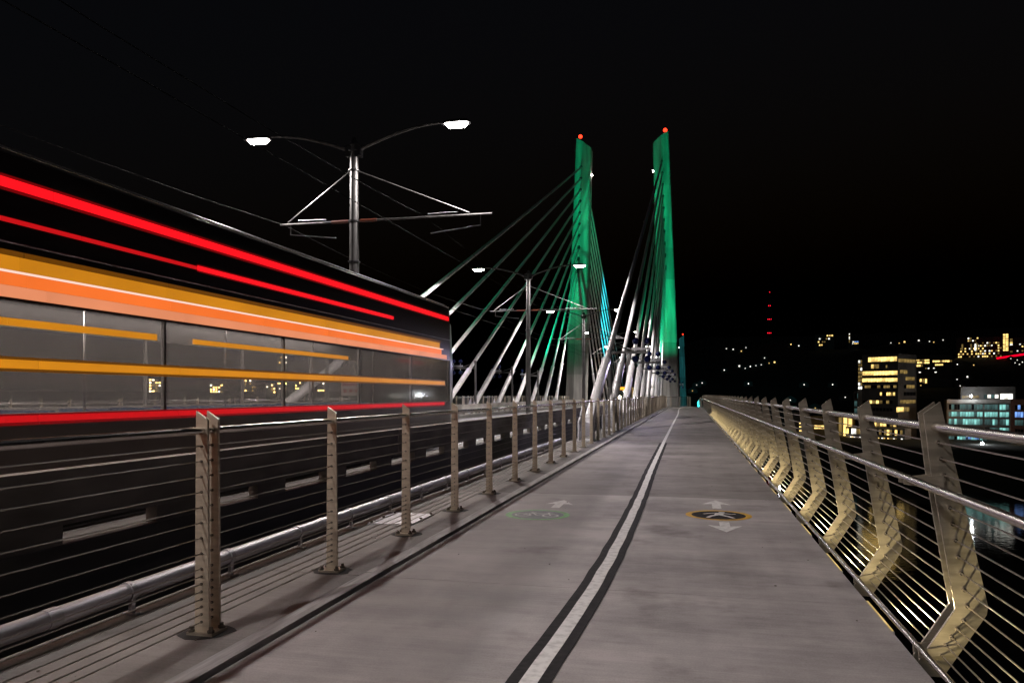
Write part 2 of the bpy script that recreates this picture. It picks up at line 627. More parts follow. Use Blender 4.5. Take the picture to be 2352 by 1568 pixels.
def tower(side, ty, label):
    """side +1: the shaft nearer the path, -1: across the roadway"""
    z0 = zf(ty)
    t = thing('bridge_tower', label, 'bridge tower', (0, ty, z0), 'concrete cable-stay tower shafts')
    sec = [(-1.12, -1.05), (-0.95, -1.30), (0.10, -1.75), (1.0, -1.15), (1.12, -0.9),
           (1.12, 0.9), (1.0, 1.15), (0.10, 1.75), (-0.95, 1.30), (-1.12, 1.05)]
    m = MB()
    zs = [-24, 0, 12, 24, 33, 40]
    n = len(sec)
    for z in zs:
        k = 1.36 - 0.36 * max(-0.4, z / 40)
        cxx = 6.95 - 1.25 * z / 40
        for (a, b) in sec:
            zz = z
            if z == 40:
                zz = TOP_IN + (TOP_OUT - TOP_IN) * (a + 1.12) / 2.24
            m.v.append((CX + side * (cxx + a * k), b * k, zz))
    for i in range(len(zs) - 1):
        for k in range(n):
            k2 = (k + 1) % n
            q = [i * n + k, i * n + k2, (i + 1) * n + k2, (i + 1) * n + k]
            m.f.append(q if side > 0 else q[::-1])
    q = [(len(zs) - 1) * n + k for k in range(n)]
    m.f.append(q if side > 0 else q[::-1])
    m.build('shaft', M['tower'], t)
    # pour joints are shallow recess bands built as thin proud lips
    bx = CX + side * (5.7 + 0.62)
    mm = MB().tube([(bx, 0, 39.7), (bx, 0, 40.65)], 0.13, 10)
    mm.build('beacon_base', M['dark_paint'], t)
    be = MB().sphere((bx, 0, 40.95), 0.30, 12, 8).build('beacon', M['beacon'], t)
    # base plinth
    b = MB()
    cxx = 6.95
    b.box(CX + side * (cxx - 2.0) if side > 0 else CX + side * (cxx + 2.0), CX + side * (cxx + 2.0) if side > 0 else CX + side * (cxx - 2.0), -2.9, 2.9, -2.0, -0.42)
    b.build('plinth', M['tower'], t)
    sm = MB().box(CX + side * 4.55 - 0.08, CX + side * 4.55 + 0.08, -0.08, 0.08, 34.9, 35.1).build('service_light', M['lamp_lens'], t)
    return t


tower(1, TY, 'green-lit tower shaft beside the path, the taller-looking right one of the near pair')
tower(-1, TY, 'green-lit tower shaft across the roadway, the left one of the near pair')
tower(1, TY + 238, 'small distant turquoise tower shaft seen just right of the near green tower')
tower(-1, TY + 238, 'distant turquoise tower shaft across the roadway, mostly behind the cables')

# lettering on the near tower's face
fc = bpy.data.curves.new('tower_lettering', 'FONT')
fc.body = 'TILIKUM\nCROSSING'
fc.size = 0.62
fc.align_x = 'CENTER'
fc.extrude = 0.012
fo = bpy.data.objects.new('tower_lettering_tmp', fc)
COL.objects.link(fo)
bpy.context.view_layer.update()
tm = bpy.data.meshes.new_from_object(fo)
bpy.data.objects.remove(fo)
tm.materials.clear()
tm.materials.append(M['white_paint'])
rt = [o for o in bpy.data.objects if o.name == 'bridge_tower'][0]
# front inner facet of the right shaft at z about 4.6
k46 = 1.36 - 0.36 * 4.6 / 40
cx46 = 6.95 - 1.25 * 4.6 / 40
p0 = Vector((CX + cx46 - 0.95 * k46, -1.30 * k46, 0))
p1 = Vector((CX + cx46 + 0.10 * k46, -1.75 * k46, 0))
dirv = (p1 - p0).normalized()
nrm = Vector((dirv.y, -dirv.x, 0))
mid = (p0 + p1) / 2 + nrm * 0.02
lt = link('lettering', tm, rt)
lt.matrix_local = Matrix.Translation((mid.x, mid.y, 4.6)) @ Matrix(((dirv.x, 0, nrm.x, 0), (dirv.y, 0, nrm.y, 0), (0, 1, 0, 0), (0, 0, 0, 1))) @ Matrix.Scale(0.55, 4)

# ------------------------------------------------------------------ stay cables
def stay(side, ty, k, ahead, label, grp):
    """k = 0 is the longest cable; ahead = -1 towards the viewer, +1 away"""
    ay = ty + ahead * (89 - 7.5 * k)
    ax = CX + side * 6.48
    az = zf(ay) + 0.35
    tz = 35.9 - 1.7 * k
    kk = 1.36 - 0.36 * tz / 40
    tx = CX + side * (6.95 - 1.25 * tz / 40 + 0.08 * kk)
    tp = Vector((tx, ty + ahead * 1.55 * kk, tz + zf(ty)))
    ap = Vector((ax, ay, az))
    t = thing('stay_cable', label, 'stay cable', (ax, ay, zf(ay)), grp)
    o = Vector((ax, ay, zf(ay)))
    d = (tp - ap)
    L = d.length
    d.normalize()
    low = 7.5

    def pt(s):
        q = ap + d * s - o
        q.z -= 0.0022 * L * 4 * (s / L) * (1 - s / L)
        return q
    MB().tube([pt(low - 0.2)] + [pt(low + (L - low) * i / 8) for i in range(1, 9)], 0.135, 10).build('sheath', M['cable'], t, True)
    MB().tube([pt(0.25), pt(low)], 0.20, 14).build('lower_pipe', M['cable'], t, True)
    MB().tube([pt(low - 0.12), pt(low + 0.05)], 0.215, 14).build('collar', M['anchor'], t, True)
    MB().tube([pt(L - 1.2), pt(L + 0.3)], 0.2, 12).build('tower_socket', M['dark_paint'], t, True)
    if ahead < 0:
        # anchor: two side fins and a round cup at the deck
        for sx in (-1, 1):
            fin = MB()
            x0 = sx * 0.22
            out = [(-0.42, -0.75), (0.55, -0.75), (0.60, 0.25), (0.95, 0.62), (0.70, 0.98), (0.2, 0.62), (-0.42, 0.35)]
            fin.prism(out, lambda p: (x0 - 0.02, -ahead * p[0], p[1] + 0.32), lambda p: (x0 + 0.02, -ahead * p[0], p[1] + 0.32))
            fin.build('anchor_fin', M['anchor'], t)
        MB().tube([pt(0.15), pt(0.5)], 0.27, 16).build('anchor_cup', M['anchor'], t, True)
        MB().box(-0.26, 0.26, -0.5, 0.62, -0.004, 0.05).build('anchor_plate', M['anchor'], t)
    return t


for k in range(10):
    stay(1, TY, k, -1, f'{ORD[k]} of the white-footed stay cables rising beside the path fence', 'stay cables of the near fan beside the path')
    stay(-1, TY, k, -1, f'{ORD[k]} stay cable rising beyond the tram to the left tower', 'stay cables of the near fan across the roadway')
    far_o = ['longest', 'second longest', 'third longest', 'fourth longest', 'fifth longest', 'sixth longest', 'seventh longest', 'eighth longest', 'ninth longest', 'shortest'][k]
    stay(-1, TY, k, 1, f'{far_o} turquoise stay cable falling away behind the left tower', 'stay cables behind the left tower')
    stay(1, TY, k, 1, f'{far_o} stay cable falling away behind the right tower', 'stay cables behind the right tower')

# ------------------------------------------------------------------ lamp posts with overhead-wire arms
LAMP_W = 3800.0


def lamp_light(name, parent, loc, rot, power, col, kind='SPOT', size=1.0, blend=0.4, radius=0.15):
    ld = bpy.data.lights.new(name, kind)
    ld.energy = power
    ld.color = col
    if kind == 'SPOT':
        ld.spot_size = size
        ld.spot_blend = blend
        ld.shadow_soft_size = radius
    elif kind == 'POINT':
        ld.shadow_soft_size = radius
    else:
        ld.shape = 'RECTANGLE'
        ld.size = size
        ld.size_y = radius
    o = bpy.data.objects.new(name, ld)
    COL.objects.link(o)
    o.parent = parent
    o.location = loc
    o.rotation_euler = rot
    return o


def lamp_post(y, label):
    t = thing('lamp_post', label, 'lamp post', (CX, y, zf(y) + 0.1), 'double-armed lamp posts down the middle of the roadway')
    MB().tube([(0, 0, 0), (0, 0, 4.5), (0, 0, 9.25)], [0.165, 0.15, 0.125], 16).build('pole', M['pole'], t, True)
    MB().box(-0.32, 0.32, -0.32, 0.32, 0, 0.05).build('base_plate', M['galv'], t)
    for z in (5.6, 6.85, 8.4, 9.0):
        MB().tube([(0, 0, z), (0, 0, z + 0.035)], 0.182, 16).build('band_clamp', M['dark_paint'], t, True)
    MB().tube([(0, 0, 9.2), (0, 0, 9.42)], [0.16, 0.05], 12).build('cap', M['dark_paint'], t, True)
    for s in (-1, 1):
        MB().box(s * 0.15 - 0.10, s * 0.15 + 0.10, -0.11, 0.11, 8.85, 9.18).build('arm_bracket', M['dark_paint'], t)
        pts = []
        for i in range(9):
            a = i / 8
            x = s * (0.2 + 2.75 * a)
            z = 9.05 + 0.62 * math.sin(a * math.pi / 2) ** 0.9
            pts.append((x, 0, z))
        MB().tube(pts, [0.055 - 0.02 * i / 8 for i in range(9)], 8).build('lamp_arm', M['pole'], t, True)
        # lamp head: shallow tapered housing with a glowing flat lens below
        h = MB()
        out = [(2.85, -0.10), (3.05, -0.17), (3.55, -0.19), (3.72, -0.12), (3.72, 0.12), (3.55, 0.19), (3.05, 0.17), (2.85, 0.10)]
        h.prism([(s * a, b) for a, b in (out if s > 0 else out[::-1])], lambda p: (p[0], p[1], 9.60), lambda p: (s * 3.28 + (p[0] - s * 3.28) * 0.8, p[1] * 0.7, 9.70))
        hd = h.build('lamp_head', M['dark_paint'], t)
        le = MB()
        out2 = [(2.95, -0.12), (3.58, -0.15), (3.66, 0), (3.58, 0.15), (2.95, 0.12)]
        le.prism([(s * a, b) for a, b in (out2 if s > 0 else out2[::-1])], lambda p: (s * 3.28 + (p[0] - s * 3.28) * 0.75, p[1] * 0.75, 9.50), lambda p: (p[0], p[1], 9.597))
        le.build('lens', M['lamp_lens'], hd)
        lamp_light('lamp_bulb', t, (s * 3.3, 0, 9.46), (0, 0, 0), LAMP_W, (1.0, 0.915, 0.875), 'SPOT', R(165), 0.35, 0.16)
    # overhead line arms
    for s, L, lt_, in ((-1, 2.5, 2.24), (1, 4.38, 3.69)):
        MB().tube([(s * 0.16, 0, 6.87), (s * L, 0, 6.87)], 0.032, 8).build('cantilever_arm', M['pole'], t, True)
        MB().tube([(s * 0.17, 0, 8.38), (s * lt_, 0, 6.93)], 0.019, 6).build('stay_rod', M['pole'], t, True)
        MB().tube([(s * 0.2, 0, 6.87), (s * 0.75, 0, 6.87)], 0.05, 8).build('insulator', M['insulator'], t, True)
        MB().tube([(s * (L - 0.35), 0, 6.87), (s * (L - 0.35), 0, 6.55), (s * (L - 1.9), 0, 6.38)], 0.018, 6).build('steady_arm', M['galv'], t, True)
        MB().tube([(s * (lt_ - 0.35), 0, 6.98), (s * (lt_ - 1.3), 0, 6.96)], 0.02, 6).build('jumper', M['galv'], t, True)
    return t


lamp_post(-30.0, 'double-armed lamp post far behind the viewer')
lamp_post(-4.0, 'double-armed lamp post just behind the viewer')
names = ['nearest tall double-armed lamp post with the dazzling lamp, rising behind the tram', 'second double-armed lamp post in front of the left green tower',
         'third double-armed lamp post, small, between the two towers', 'fourth double-armed lamp post, tiny, low between the towers',
         'fifth double-armed lamp post, tiny, just past the towers', 'sixth double-armed lamp post, a speck beyond the towers']
for i, nm in enumerate(names):
    lamp_post(21.9 + 25.9 * i, nm)

for c, lab in ((CX + 2.35, 'overhead wire pair above the near track'), (CX - 2.35, 'overhead wire pair above the far track')):
    t = thing('overhead_wire', lab, 'overhead wire', (c, 0, 0), 'overhead wires above the tracks')
    ys = [-30 + 25.9 * i for i in range(9)]
    pts = []
    for a, b in zip(ys, ys[1:]):
        for q in range(6):
            f = q / 6
            y = a + (b - a) * f
            pts.append((0, y, 6.95 + zf(y) - 0.35 * 4 * f * (1 - f)))
    MB().tube(pts, 0.009, 4).build('carrier_wire', M['black_wire'], t)
    MB().tube([(0, y, 6.2 + zf(y)) for y in ys], 0.009, 4).build('contact_wire', M['black_wire'], t)

# ------------------------------------------------------------------ floodlight posts
M['flood_body'] = mat('floodlight_blue_black', (0.02, 0.03, 0.12), 0.15, 0.6)
M['flood_lens'] = emis('floodlight_lens', (0.75, 0.72, 1.0), 3.0)
M['flood_cyan'] = emis('floodlight_cyan_lens', (0.10, 0.95, 0.85), 22)


def flood_post(x, y, s, label, spot=None, cyan=False):
    """s: +1 arm reaches to the right, -1 to the left"""
    t = thing('floodlight_post', label, 'floodlight', (x, y, zf(y)), 'floodlight posts beside the stay cables')
    MB().tube([(0, 0, 0), (0, 0, 4.25)], [0.11, 0.09], 12).build('pole', M['pole'], t, True)
    MB().box(-0.2, 0.2, -0.2, 0.2, 0.0, 0.04).build('base_plate', M['galv'], t)
    MB().box(*sorted((0.06 * s, 1.75 * s)), -0.06, 0.06, 3.62, 3.74).build('arm', M['pole'], t)
    MB().tube([(0, 0, 4.1), (s * 1.15, 0, 3.74)], 0.03, 6).build('brace', M['pole'], t, True)
    MB().box(*sorted((1.05 * s, 1.95 * s)), -0.10, 0.10, 3.78, 3.90).build('carrier', M['galv'], t)
    for xx in (1.22, 1.78):
        for zz in (3.34, 4.22):
            hd = MB().sphere((0, 0, 0), 0.17, 12, 8, (1, 1.15, 1)).build('lamp_head', M['flood_body'], t, True)
            hd.location = (s * xx, 0, zz)
            MB().tube([(0, 0, -0.1 if zz > 3.8 else 0.1), (0, 0, (3.86 - zz) if zz > 3.8 else (3.80 - zz))], 0.025, 6).build('bracket', M['galv'], hd)
            MB().tube([(0, 0.15, 0), (0, 0.20, 0)], 0.09, 10).build('lens', M['flood_cyan'] if cyan else M['flood_lens'], hd)
    return t


ys_r = [37.5, 50.0, 62.5, 75.0, 87.5, 100.0]
for i, y in enumerate(ys_r):
    fp = flood_post(CX + 6.25, y, 1, f'{ORD[i]} floodlight post with four dark lamp heads reaching over the path fence')
ys_l = [32.5, 45.0, 57.5, 70.0, 82.5]
for i, y in enumerate(ys_l):
    fp2 = flood_post(CX - 6.25, y, -1, f'{ORD[i]} floodlight post on the far side beyond the roadway')
    if i == 0:
        far_flood = fp2
cy_post = flood_post(-3.25, 136.0, 1, 'floodlight post glowing bright turquoise at the foot of the distant tower', cyan=True)


def aim(fr, to):
    return (Vector(to) - Vector(fr)).to_track_quat('-Z', 'Y').to_euler()


def spot_from(parent, frm, to, power, col, ang, blend=0.6, rad=0.1):
    loc = Vector(frm) - Vector(parent.location)
    return lamp_light('flood_bulb', parent, loc, aim(frm, to), power, col, 'SPOT', R(ang), blend, rad)


posts = {(round(o.location.x, 1), o.location.y): o for o in bpy.data.objects if o.name.startswith('floodlight_post')}
GREEN = (0.0, 1.0, 0.40)
CYAN = (0.02, 0.75, 0.85)
rp = [o for o in bpy.data.objects if o.name.startswith('floodlight_post') and o.location.x > -5]
lp = [o for o in bpy.data.objects if o.name.startswith('floodlight_post') and o.location.x < -5]
rp.sort(key=lambda o: o.location.y)
lp.sort(key=lambda o: o.location.y)
# tower floods, from the heads nearest each tower
q = rp[4]
spot_from(q, (q.location.x + 1.8, q.location.y + 0.3, 4.5), (CX + 6.0, TY, 24), 27000, GREEN, 46, 0.8)
q = rp[5]
spot_from(q, (q.location.x + 1.8, q.location.y + 0.3, 4.5), (CX + 6.3, TY, 14), 7000, GREEN, 44, 0.7)
q = lp[4]
spot_from(q, (q.location.x - 1.8, q.location.y + 0.3, 4.5), (CX - 6.0, TY, 26), 34000, GREEN, 44, 0.8)
q = lp[3]
spot_from(q, (q.location.x - 1.8, q.location.y + 0.3, 4.5), (CX - 6.0, TY, 18), 15000, GREEN, 36, 0.8)
# green wash up the cable fans
for q, tx_ in ((rp[1], CX + 6.2), (rp[2], CX + 6.2), (lp[0], CX - 6.2), (lp[1], CX - 6.2), (lp[2], CX - 6.2)):
    sgn = 1 if tx_ > CX else -1
    spot_from(q, (q.location.x + sgn * 1.8, q.location.y + 0.3, 4.5), (tx_, TY - 12, 30), 10000, GREEN, 34, 0.9)
# pale violet light on the cable feet
for q in rp[:5]:
    spot_from(q, (q.location.x + 1.25, q.location.y - 0.3, 3.3), (q.location.x + 0.6, q.location.y - 8, 2.0), 420, (0.72, 0.62, 1.0), 26, 0.7)
for q in lp[:4]:
    spot_from(q, (q.location.x - 0.4, q.location.y - 0.3, 4.4), (q.location.x + 0.1, q.location.y - 8, 2.2), 420, (0.72, 0.62, 1.0), 46, 0.6)
# turquoise light behind the near towers and on the far ones
spot_from(cy_post, (-2.0, 136.5, 4), (CX + 6.0, TY + 238, 12), 260000, CYAN, 30, 0.7)
spot_from(cy_post, (-2.6, 136.6, 4), (CX - 6.0, TY + 40, 20), 60000, CYAN, 60, 0.7)
spot_from(cy_post, (-2.6, 136.6, 4), (CX + 6.0, TY + 60, 14), 20000, CYAN, 50, 0.7)

# ------------------------------------------------------------------ inner cable fence (left of the path)
SP = 1.91


def fence(x_of, y_first, n_posts, label, doubles=(), detail=True, mirror=1, name='cable_fence'):
    t = thing(name, label, 'fence', (0, 0, 0), 'steel cable fences along the paths')
    ys = [y_first + SP * i for i in range(n_posts)]
    out = [(-0.055, 0.012), (0.055, 0.012), (0.043, 1.475), (-0.043, 1.535)]
    me = MB().prism([(a * mirror, b) for a, b in out], lambda p: (p[0], -0.011, p[1]), lambda p: (p[0], 0.011, p[1])).mesh('post', M['fence_steel'])
    mb = MB().box(-0.10, 0.10, -0.085, 0.085, 0.0, 0.022).mesh('base_plate', M['steel'])
    bo = MB()
    bo.tube([(0, 0, 0.02), (0, 0, 0.062)], 0.014, 6)
    bo.tube([(0, 0, 0.02), (0, 0, 0.040)], 0.024, 6)
    bo = bo.mesh('bolt', M['bolt'])
    hole = MB().tube([(0, -0.02, 0), (0, 0.02, 0)], 0.010, 8).mesh('cable_ferrule', M['bolt'])
    zsC = [1.40 - 0.105 * i for i in range(1, 10)] + [0.455 - 0.052 * i for i in range(1, 8)]
    for i, y in enumerate(ys):
        offs = (-0.045, 0.075) if i in doubles else (0.0,)
        x = x_of(y)
        z = zf(y)
        for dy in offs:
            p = link('post', me, t)
            p.location = (x, y + dy, z)
            if detail and y < 24:
                for zz in zsC:
                    h = link('cable_ferrule', hole, p)
                    h.location = (0, 0, zz)
        if y < 70:
            b = link('base_plate', mb, t)
            b.location = (x, y, z)
            if detail and y < 20:
                for sx in (-0.075, 0.075):
                    for sy in (-0.062, 0.062):
                        k = link('bolt', bo, b)
                        k.location = (sx, sy, 0)
        if detail and 0 < y < 24:
            pts = [((0.15 + 0.05 * random.random()) * math.cos(2 * math.pi * q / 14) * 1.1, (0.15 + 0.05 * random.random()) * math.sin(2 * math.pi * q / 14), 0.003) for q in range(14)]
            gp = MB().poly(pts).build('grout_pad', M['joint'], t)
            gp.location = (x, y, 0)
    # rails and wires follow the line of the fence
    y0, y1 = ys[0], ys[-1]
    n = max(2, int((y1 - y0) / (SP * (1 if y1 > 100 else 4))))
    line = [y0 + (y1 - y0) * i / n for i in range(n + 1)]
    MB().tube([(x_of(y), y, 1.40 + zf(y)) for y in line], 0.027, 10).build('handrail', M['rail'], t, True)
    for zz in zsC:
        MB().tube([(x_of(y), y, zz + zf(y)) for y in line], 0.0048, 5).build('cable', M['wire'], t)
    return t


fence(left_edge, 4.70 - 3 * SP, 66, 'steel cable fence with slanted flat posts between the path and the roadway', doubles=(3,))
fence(lambda y: 2 * CX - FENCE_X, 0.9, 57, 'distant steel cable fence along the far path beyond the roadway', detail=False, mirror=-1, name='far_cable_fence')
fence(lambda y: 2 * CX - 1.45, 0.9, 57, 'distant outer railing on the far edge of the bridge', detail=False, mirror=-1, name='far_outer_fence')

# ------------------------------------------------------------------ outer railing (right of the path) with bent posts
def outer_railing():
    t = thing('outer_railing', 'stainless outer railing with bent pointed posts and foot lights over the river', 'railing', (0, 0, 0))
    off = -1.36
    out = [(1.42, 1.53), (1.515, 1.602), (1.57, 1.34), (1.618, 1.125), (1.782, 0.345), (1.775, 0.29), (1.53, -0.115), (1.375, -0.115), (1.395, -0.02), (1.60, 0.315), (1.53, 0.75), (1.468, 1.12)]
    out = [(a + off, b) for a, b in out]
    me = MB().prism(out, lambda p: (p[0], -0.010, p[1]), lambda p: (p[0], 0.010, p[1])).mesh('post', M['steel'])
    br = MB().prism([(1.30 + off, 1.085), (1.46 + off, 1.06), (1.53 + off, 1.06), (1.53 + off, 1.15), (1.30 + off, 1.115)], lambda p: (p[0], -0.032, p[1]), lambda p: (p[0], -0.022, p[1])).mesh('rail_bracket', M['steel'])
    fb = MB().prism([(1.385 + off, 0.05), (1.385 + off, 0.0), (1.60 + off, 0.05), (1.60 + off, 0.10)], lambda p: (p[0], -0.04, p[1]), lambda p: (p[0], -0.018, p[1])).mesh('foot_bracket', M['steel'])
    hole = MB().tube([(0, -0.03, 0), (0, 0.03, 0)], 0.013, 8).mesh('cable_ferrule', M['rail'])
    lampm = MB().box(-0.014, 0.014, -0.42, 0.42, -0.02, 0.02).mesh('foot_light', M['galv'])
    cover = emis('foot_light_glow', (1.0, 0.72, 0.22), 0.55)
    lensm = MB().box(-0.010, 0.010, -0.40, 0.40, 0.0205, 0.026).mesh('lens', cover)
    # cable positions through the post, from the top down to the foot
    cps = []
    for i in range(1, 12):
        z = 1.45 - 0.101 * i
        xm = 1.482 + (1.45 - z) * (1.66 - 1.482) / 1.1
        cps.append((xm + off, z))
    for i in range(1, 7):
        f = i / 6.6
        cps.append((1.675 + (1.455 - 1.675) * f + off, 0.30 + (-0.05 - 0.30) * f))
    y = 5.35 - 3 * SP
    i = 0
    while y < 104:
        x = right_edge(y)
        z = zf(y)
        for dy in ((-0.06, 0.06) if i == 3 else (0,)):
            p = link('post', me, t)
            p.location = (x, y + dy, z)
            if y < 45:
                b = link('rail_bracket', br, p)
                b = link('foot_bracket', fb, p)
            if y < 24:
                for (cx_, cz_) in cps:
                    h = link('cable_ferrule', hole, p)
                    h.location = (cx_, 0, cz_)
        if y < 62:
            l = link('foot_light', lampm, t)
            l.location = (x + 0.022, y + SP / 2, z - 0.045)
            link('lens', lensm, l)
            a = lamp_light('foot_light_bulb', l, (0.03, 0, 0.035), (0, R(236), 0), 22.0 if y < 15 else 13.0, (1.0, 0.80, 0.42), 'AREA', 0.035, 0.75)
        y += SP
        i += 1
    line = [-0.4 + SP * k for k in range(57)] + [106 + 2 * k for k in range(14)] + [140, 170, 200, 240]
    for nm, dx, zz, rad in (('top_rail', 0.128, 1.445, 0.029), ('handrail', -0.03, 1.12, 0.024), ('toe_rail', 0.048, 0.045, 0.021)):
        MB().tube([(right_edge(y) + dx, y, zz + zf(y)) for y in line], rad, 12).build(nm, M['rail'], t, True)
    for (cx_, cz_) in cps:
        MB().tube([(right_edge(y) + cx_, y, cz_ + zf(y)) for y in line], 0.0052, 5).build('cable', M['wire'], t)
    y = 104.0
    while y < 190:
        p = link('post', me, t)
        p.location = (right_edge(y), y, zf(y))
        y += SP
    return t


outer_railing()

# ------------------------------------------------------------------ pipe along the slab edge, hatch
pt_ = thing('drain_pipe', 'galvanised pipe clamped along the slab edge behind the cable fence', 'pipe', (-4.12, 0, 0))
MB().tube([(0, -6, 0.17), (0, 24.5, 0.17)], 0.064, 14).build('pipe', M['galv'], pt_, True)
me_b = MB().tube([(0, -0.028, 0), (0, 0.028, 0)], 0.074, 14).mesh('pipe_clamp', M['galv'], True)
me_s = MB().box(0.02, 0.05, -0.02, 0.02, -0.155, 0.0).box(-0.03, 0.09, -0.03, 0.03, -0.165, -0.155).mesh('clamp_foot', M['galv'])
me_c = MB().tube([(0, -0.05, 0), (0, 0.05, 0)], 0.070, 14).mesh('coupling', M['galv'], True)
y = -5.2
k = 0
while y < 24:
    c = link('pipe_clamp', me_b, pt_)
    c.location = (0, y, 0.17)
    s = link('clamp_foot', me_s, c)
    if k % 3 == 1:
        c2 = link('coupling', me_c, pt_)
        c2.location = (0, y + 0.55, 0.17)
    y += 1.27
    k += 1
h = thing('access_hatch', 'pale steel access hatch set in the concrete behind the fence', 'hatch', (-3.72, 9.55, 0))
MB().box(-0.30, 0.30, -0.45, 0.45, 0.002, 0.014).build('cover', M['plate'], h)
for sx in (-0.26, 0.26):
    for sy in (-0.4, 0, 0.4):
        MB().tube([(sx, sy, 0.014), (sx, sy, 0.034)], 0.018, 6).build('bolt', M['bolt'], h)

# ------------------------------------------------------------------ pavement markings
SPTS = [(-2, -1.10), (2, -0.985), (4.35, -0.905), (6.2, -0.825), (8.3, -0.79), (12.2, -0.80), (17.4, -0.86), (32, -0.95), (60, -1.05), (104, -1.1), (112, 0.9)]


def stripe_x(y):
    for i in range(len(SPTS) - 1):
        (a, va), (b, vb) = SPTS[i], SPTS[i + 1]
        if y <= b:
            t = (y - a) / (b - a)
            p0 = SPTS[max(0, i - 1)]
            p3 = SPTS[min(len(SPTS) - 1, i + 2)]
            m0 = (vb - p0[1]) / (b - p0[0]) * (b - a)
            m1 = (p3[1] - va) / (p3[0] - a) * (b - a)
            t2, t3 = t * t, t * t * t
            return (2 * t3 - 3 * t2 + 1) * va + (t3 - 2 * t2 + t) * m0 + (-2 * t3 + 3 * t2) * vb + (t3 - t2) * m1
    return SPTS[-1][1]


ln = thing('lane_line', 'curving pale centre line edged in black down the path', 'lane line')


def flat_strip(a, b, y0, y1, z, step=0.35):
    m = MB()
    n = int((y1 - y0) / step)
    for i in range(n + 1):
        y = y0 + (y1 - y0) * i / n
        w = 0.004 * math.sin(y * 5.1) + 0.003 * math.sin(y * 11.3)
        m.v += [(stripe_x(y) + a + w, y, z + zf(y)), (stripe_x(y) + b + w * 0.7, y, z + zf(y))]
    for i in range(n):
        m.f.append([2 * i, 2 * i + 1, 2 * i + 3, 2 * i + 2])
    return m


flat_strip(-0.052, 0.052, -2, 106, 0.004).build('white_line', M['white_paint'], ln)
flat_strip(-0.128, -0.053, -2, 26.5, 0.004).build('black_edge', M['black_paint'], ln)
flat_strip(0.053, 0.128, -2, 26.5, 0.004).build('black_edge', M['black_paint'], ln)


def ring(r0, r1, z, n=48):
    m = MB()
    for i in range(n):
        a = 2 * math.pi * i / n
        m.v += [(r0 * math.cos(a), r0 * math.sin(a), z), (r1 * math.cos(a), r1 * math.sin(a), z)]
    for i in range(n):
        j = (i + 1) % n
        m.f.append([2 * i, 2 * i + 1, 2 * j + 1, 2 * j])
    return m


def disc(r, z, n=48):
    return MB().poly([(r * math.cos(2 * math.pi * i / n), r * math.sin(2 * math.pi * i / n), z) for i in range(n)])


def bar(m, a, b, w, z):
    a, b = Vector((*a, 0)), Vector((*b, 0))
    d = (b - a).normalized()
    n = Vector((-d.y, d.x, 0)) * w / 2
    m.poly([(a - n).to_tuple()[:2] + (z,), (b - n).to_tuple()[:2] + (z,), (b + n).to_tuple()[:2] + (z,), (a + n).to_tuple()[:2] + (z,)])
    return m


def arrow(cx, y0, y1, z):
    s = 1 if y1 > y0 else -1
    yh = y1 - s * 0.42
    return MB().poly([(cx - 0.063 * s, y0, z), (cx + 0.063 * s, y0, z), (cx + 0.063 * s, yh, z), (cx + 0.21 * s, yh - s * 0.06, z), (cx, y1, z), (cx - 0.21 * s, yh - s * 0.06, z), (cx - 0.063 * s, yh, z)])


bk = thing('bicycle_marking', 'round green-rimmed bicycle symbol painted on the path left of the line', 'marking', (-2.05, 10.32, 0), 'path markings')
ring(0.36, 0.44, 0.004).build('rim', M['green_paint'], bk)
disc(0.359, 0.004).build('disc', M['grey_paint'], bk)
b = MB()
Z = 0.008
for cxx in (-0.19, 0.19):
    n = 24
    base = len(b.v)
    for i in range(n):
        a = 2 * math.pi * i / n
        b.v += [(cxx + 0.088 * math.cos(a), -0.07 + 0.088 * math.sin(a), Z), (cxx + 0.118 * math.cos(a), -0.07 + 0.118 * math.sin(a), Z)]
    for i in range(n):
        j = (i + 1) % n
        b.f.append([base + 2 * i, base + 2 * i + 1, base + 2 * j + 1, base + 2 * j])
for p, q_ in (((-0.19, -0.07), (-0.08, 0.10)), ((-0.08, 0.10), (0.0, -0.07)), ((0.0, -0.07), (0.14, 0.10)), ((-0.08, 0.10), (0.14, 0.10)), ((0.19, -0.07), (0.12, 0.17)), ((0.12, 0.17), (0.19, 0.17)), ((-0.13, 0.15), (-0.04, 0.15)), ((-0.085, 0.10), (-0.10, 0.15))):
    bar(b, p, q_, 0.026, Z + 0.0004 * len(b.f) / 50)
b.build('bicycle', M['white_paint'], bk)
arrow(0.12, 0.68, 1.52, 0.004).build('arrow', M['white_paint'], bk)

pm = thing('pedestrian_marking', 'round yellow-rimmed walking figure symbol painted on the path right of the line', 'marking', (0.36, 10.84, 0), 'path markings')
ring(0.36, 0.44, 0.004).build('rim', M['yellow_paint'], pm)
disc(0.359, 0.004).build('disc', M['black_paint'], pm)
b = MB()
b.poly([(0.05 + 0.045 * math.cos(2 * math.pi * i / 16), 0.235 + 0.045 * math.sin(2 * math.pi * i / 16), Z) for i in range(16)])
b.poly([(-0.03, 0.18, Z), (-0.06, 0.0, Z), (0.05, -0.01, Z), (0.09, 0.13, Z), (0.06, 0.18, Z)])
for p, q_, w in (((-0.01, 0.0), (-0.10, -0.12), 0.06), ((-0.10, -0.12), (-0.15, -0.27), 0.05), ((0.02, 0.0), (0.12, -0.12), 0.06), ((0.12, -0.12), (0.19, -0.26), 0.05), ((0.05, 0.15), (0.17, 0.07), 0.04), ((0.17, 0.07), (0.23, 0.11), 0.035), ((-0.02, 0.16), (-0.13, 0.09), 0.04), ((-0.13, 0.09), (-0.20, 0.03), 0.035)):
    bar(b, p, q_, w, Z + 0.0003 + 0.0002 * len(b.f))
b.build('walking_figure', M['white_paint'], pm)
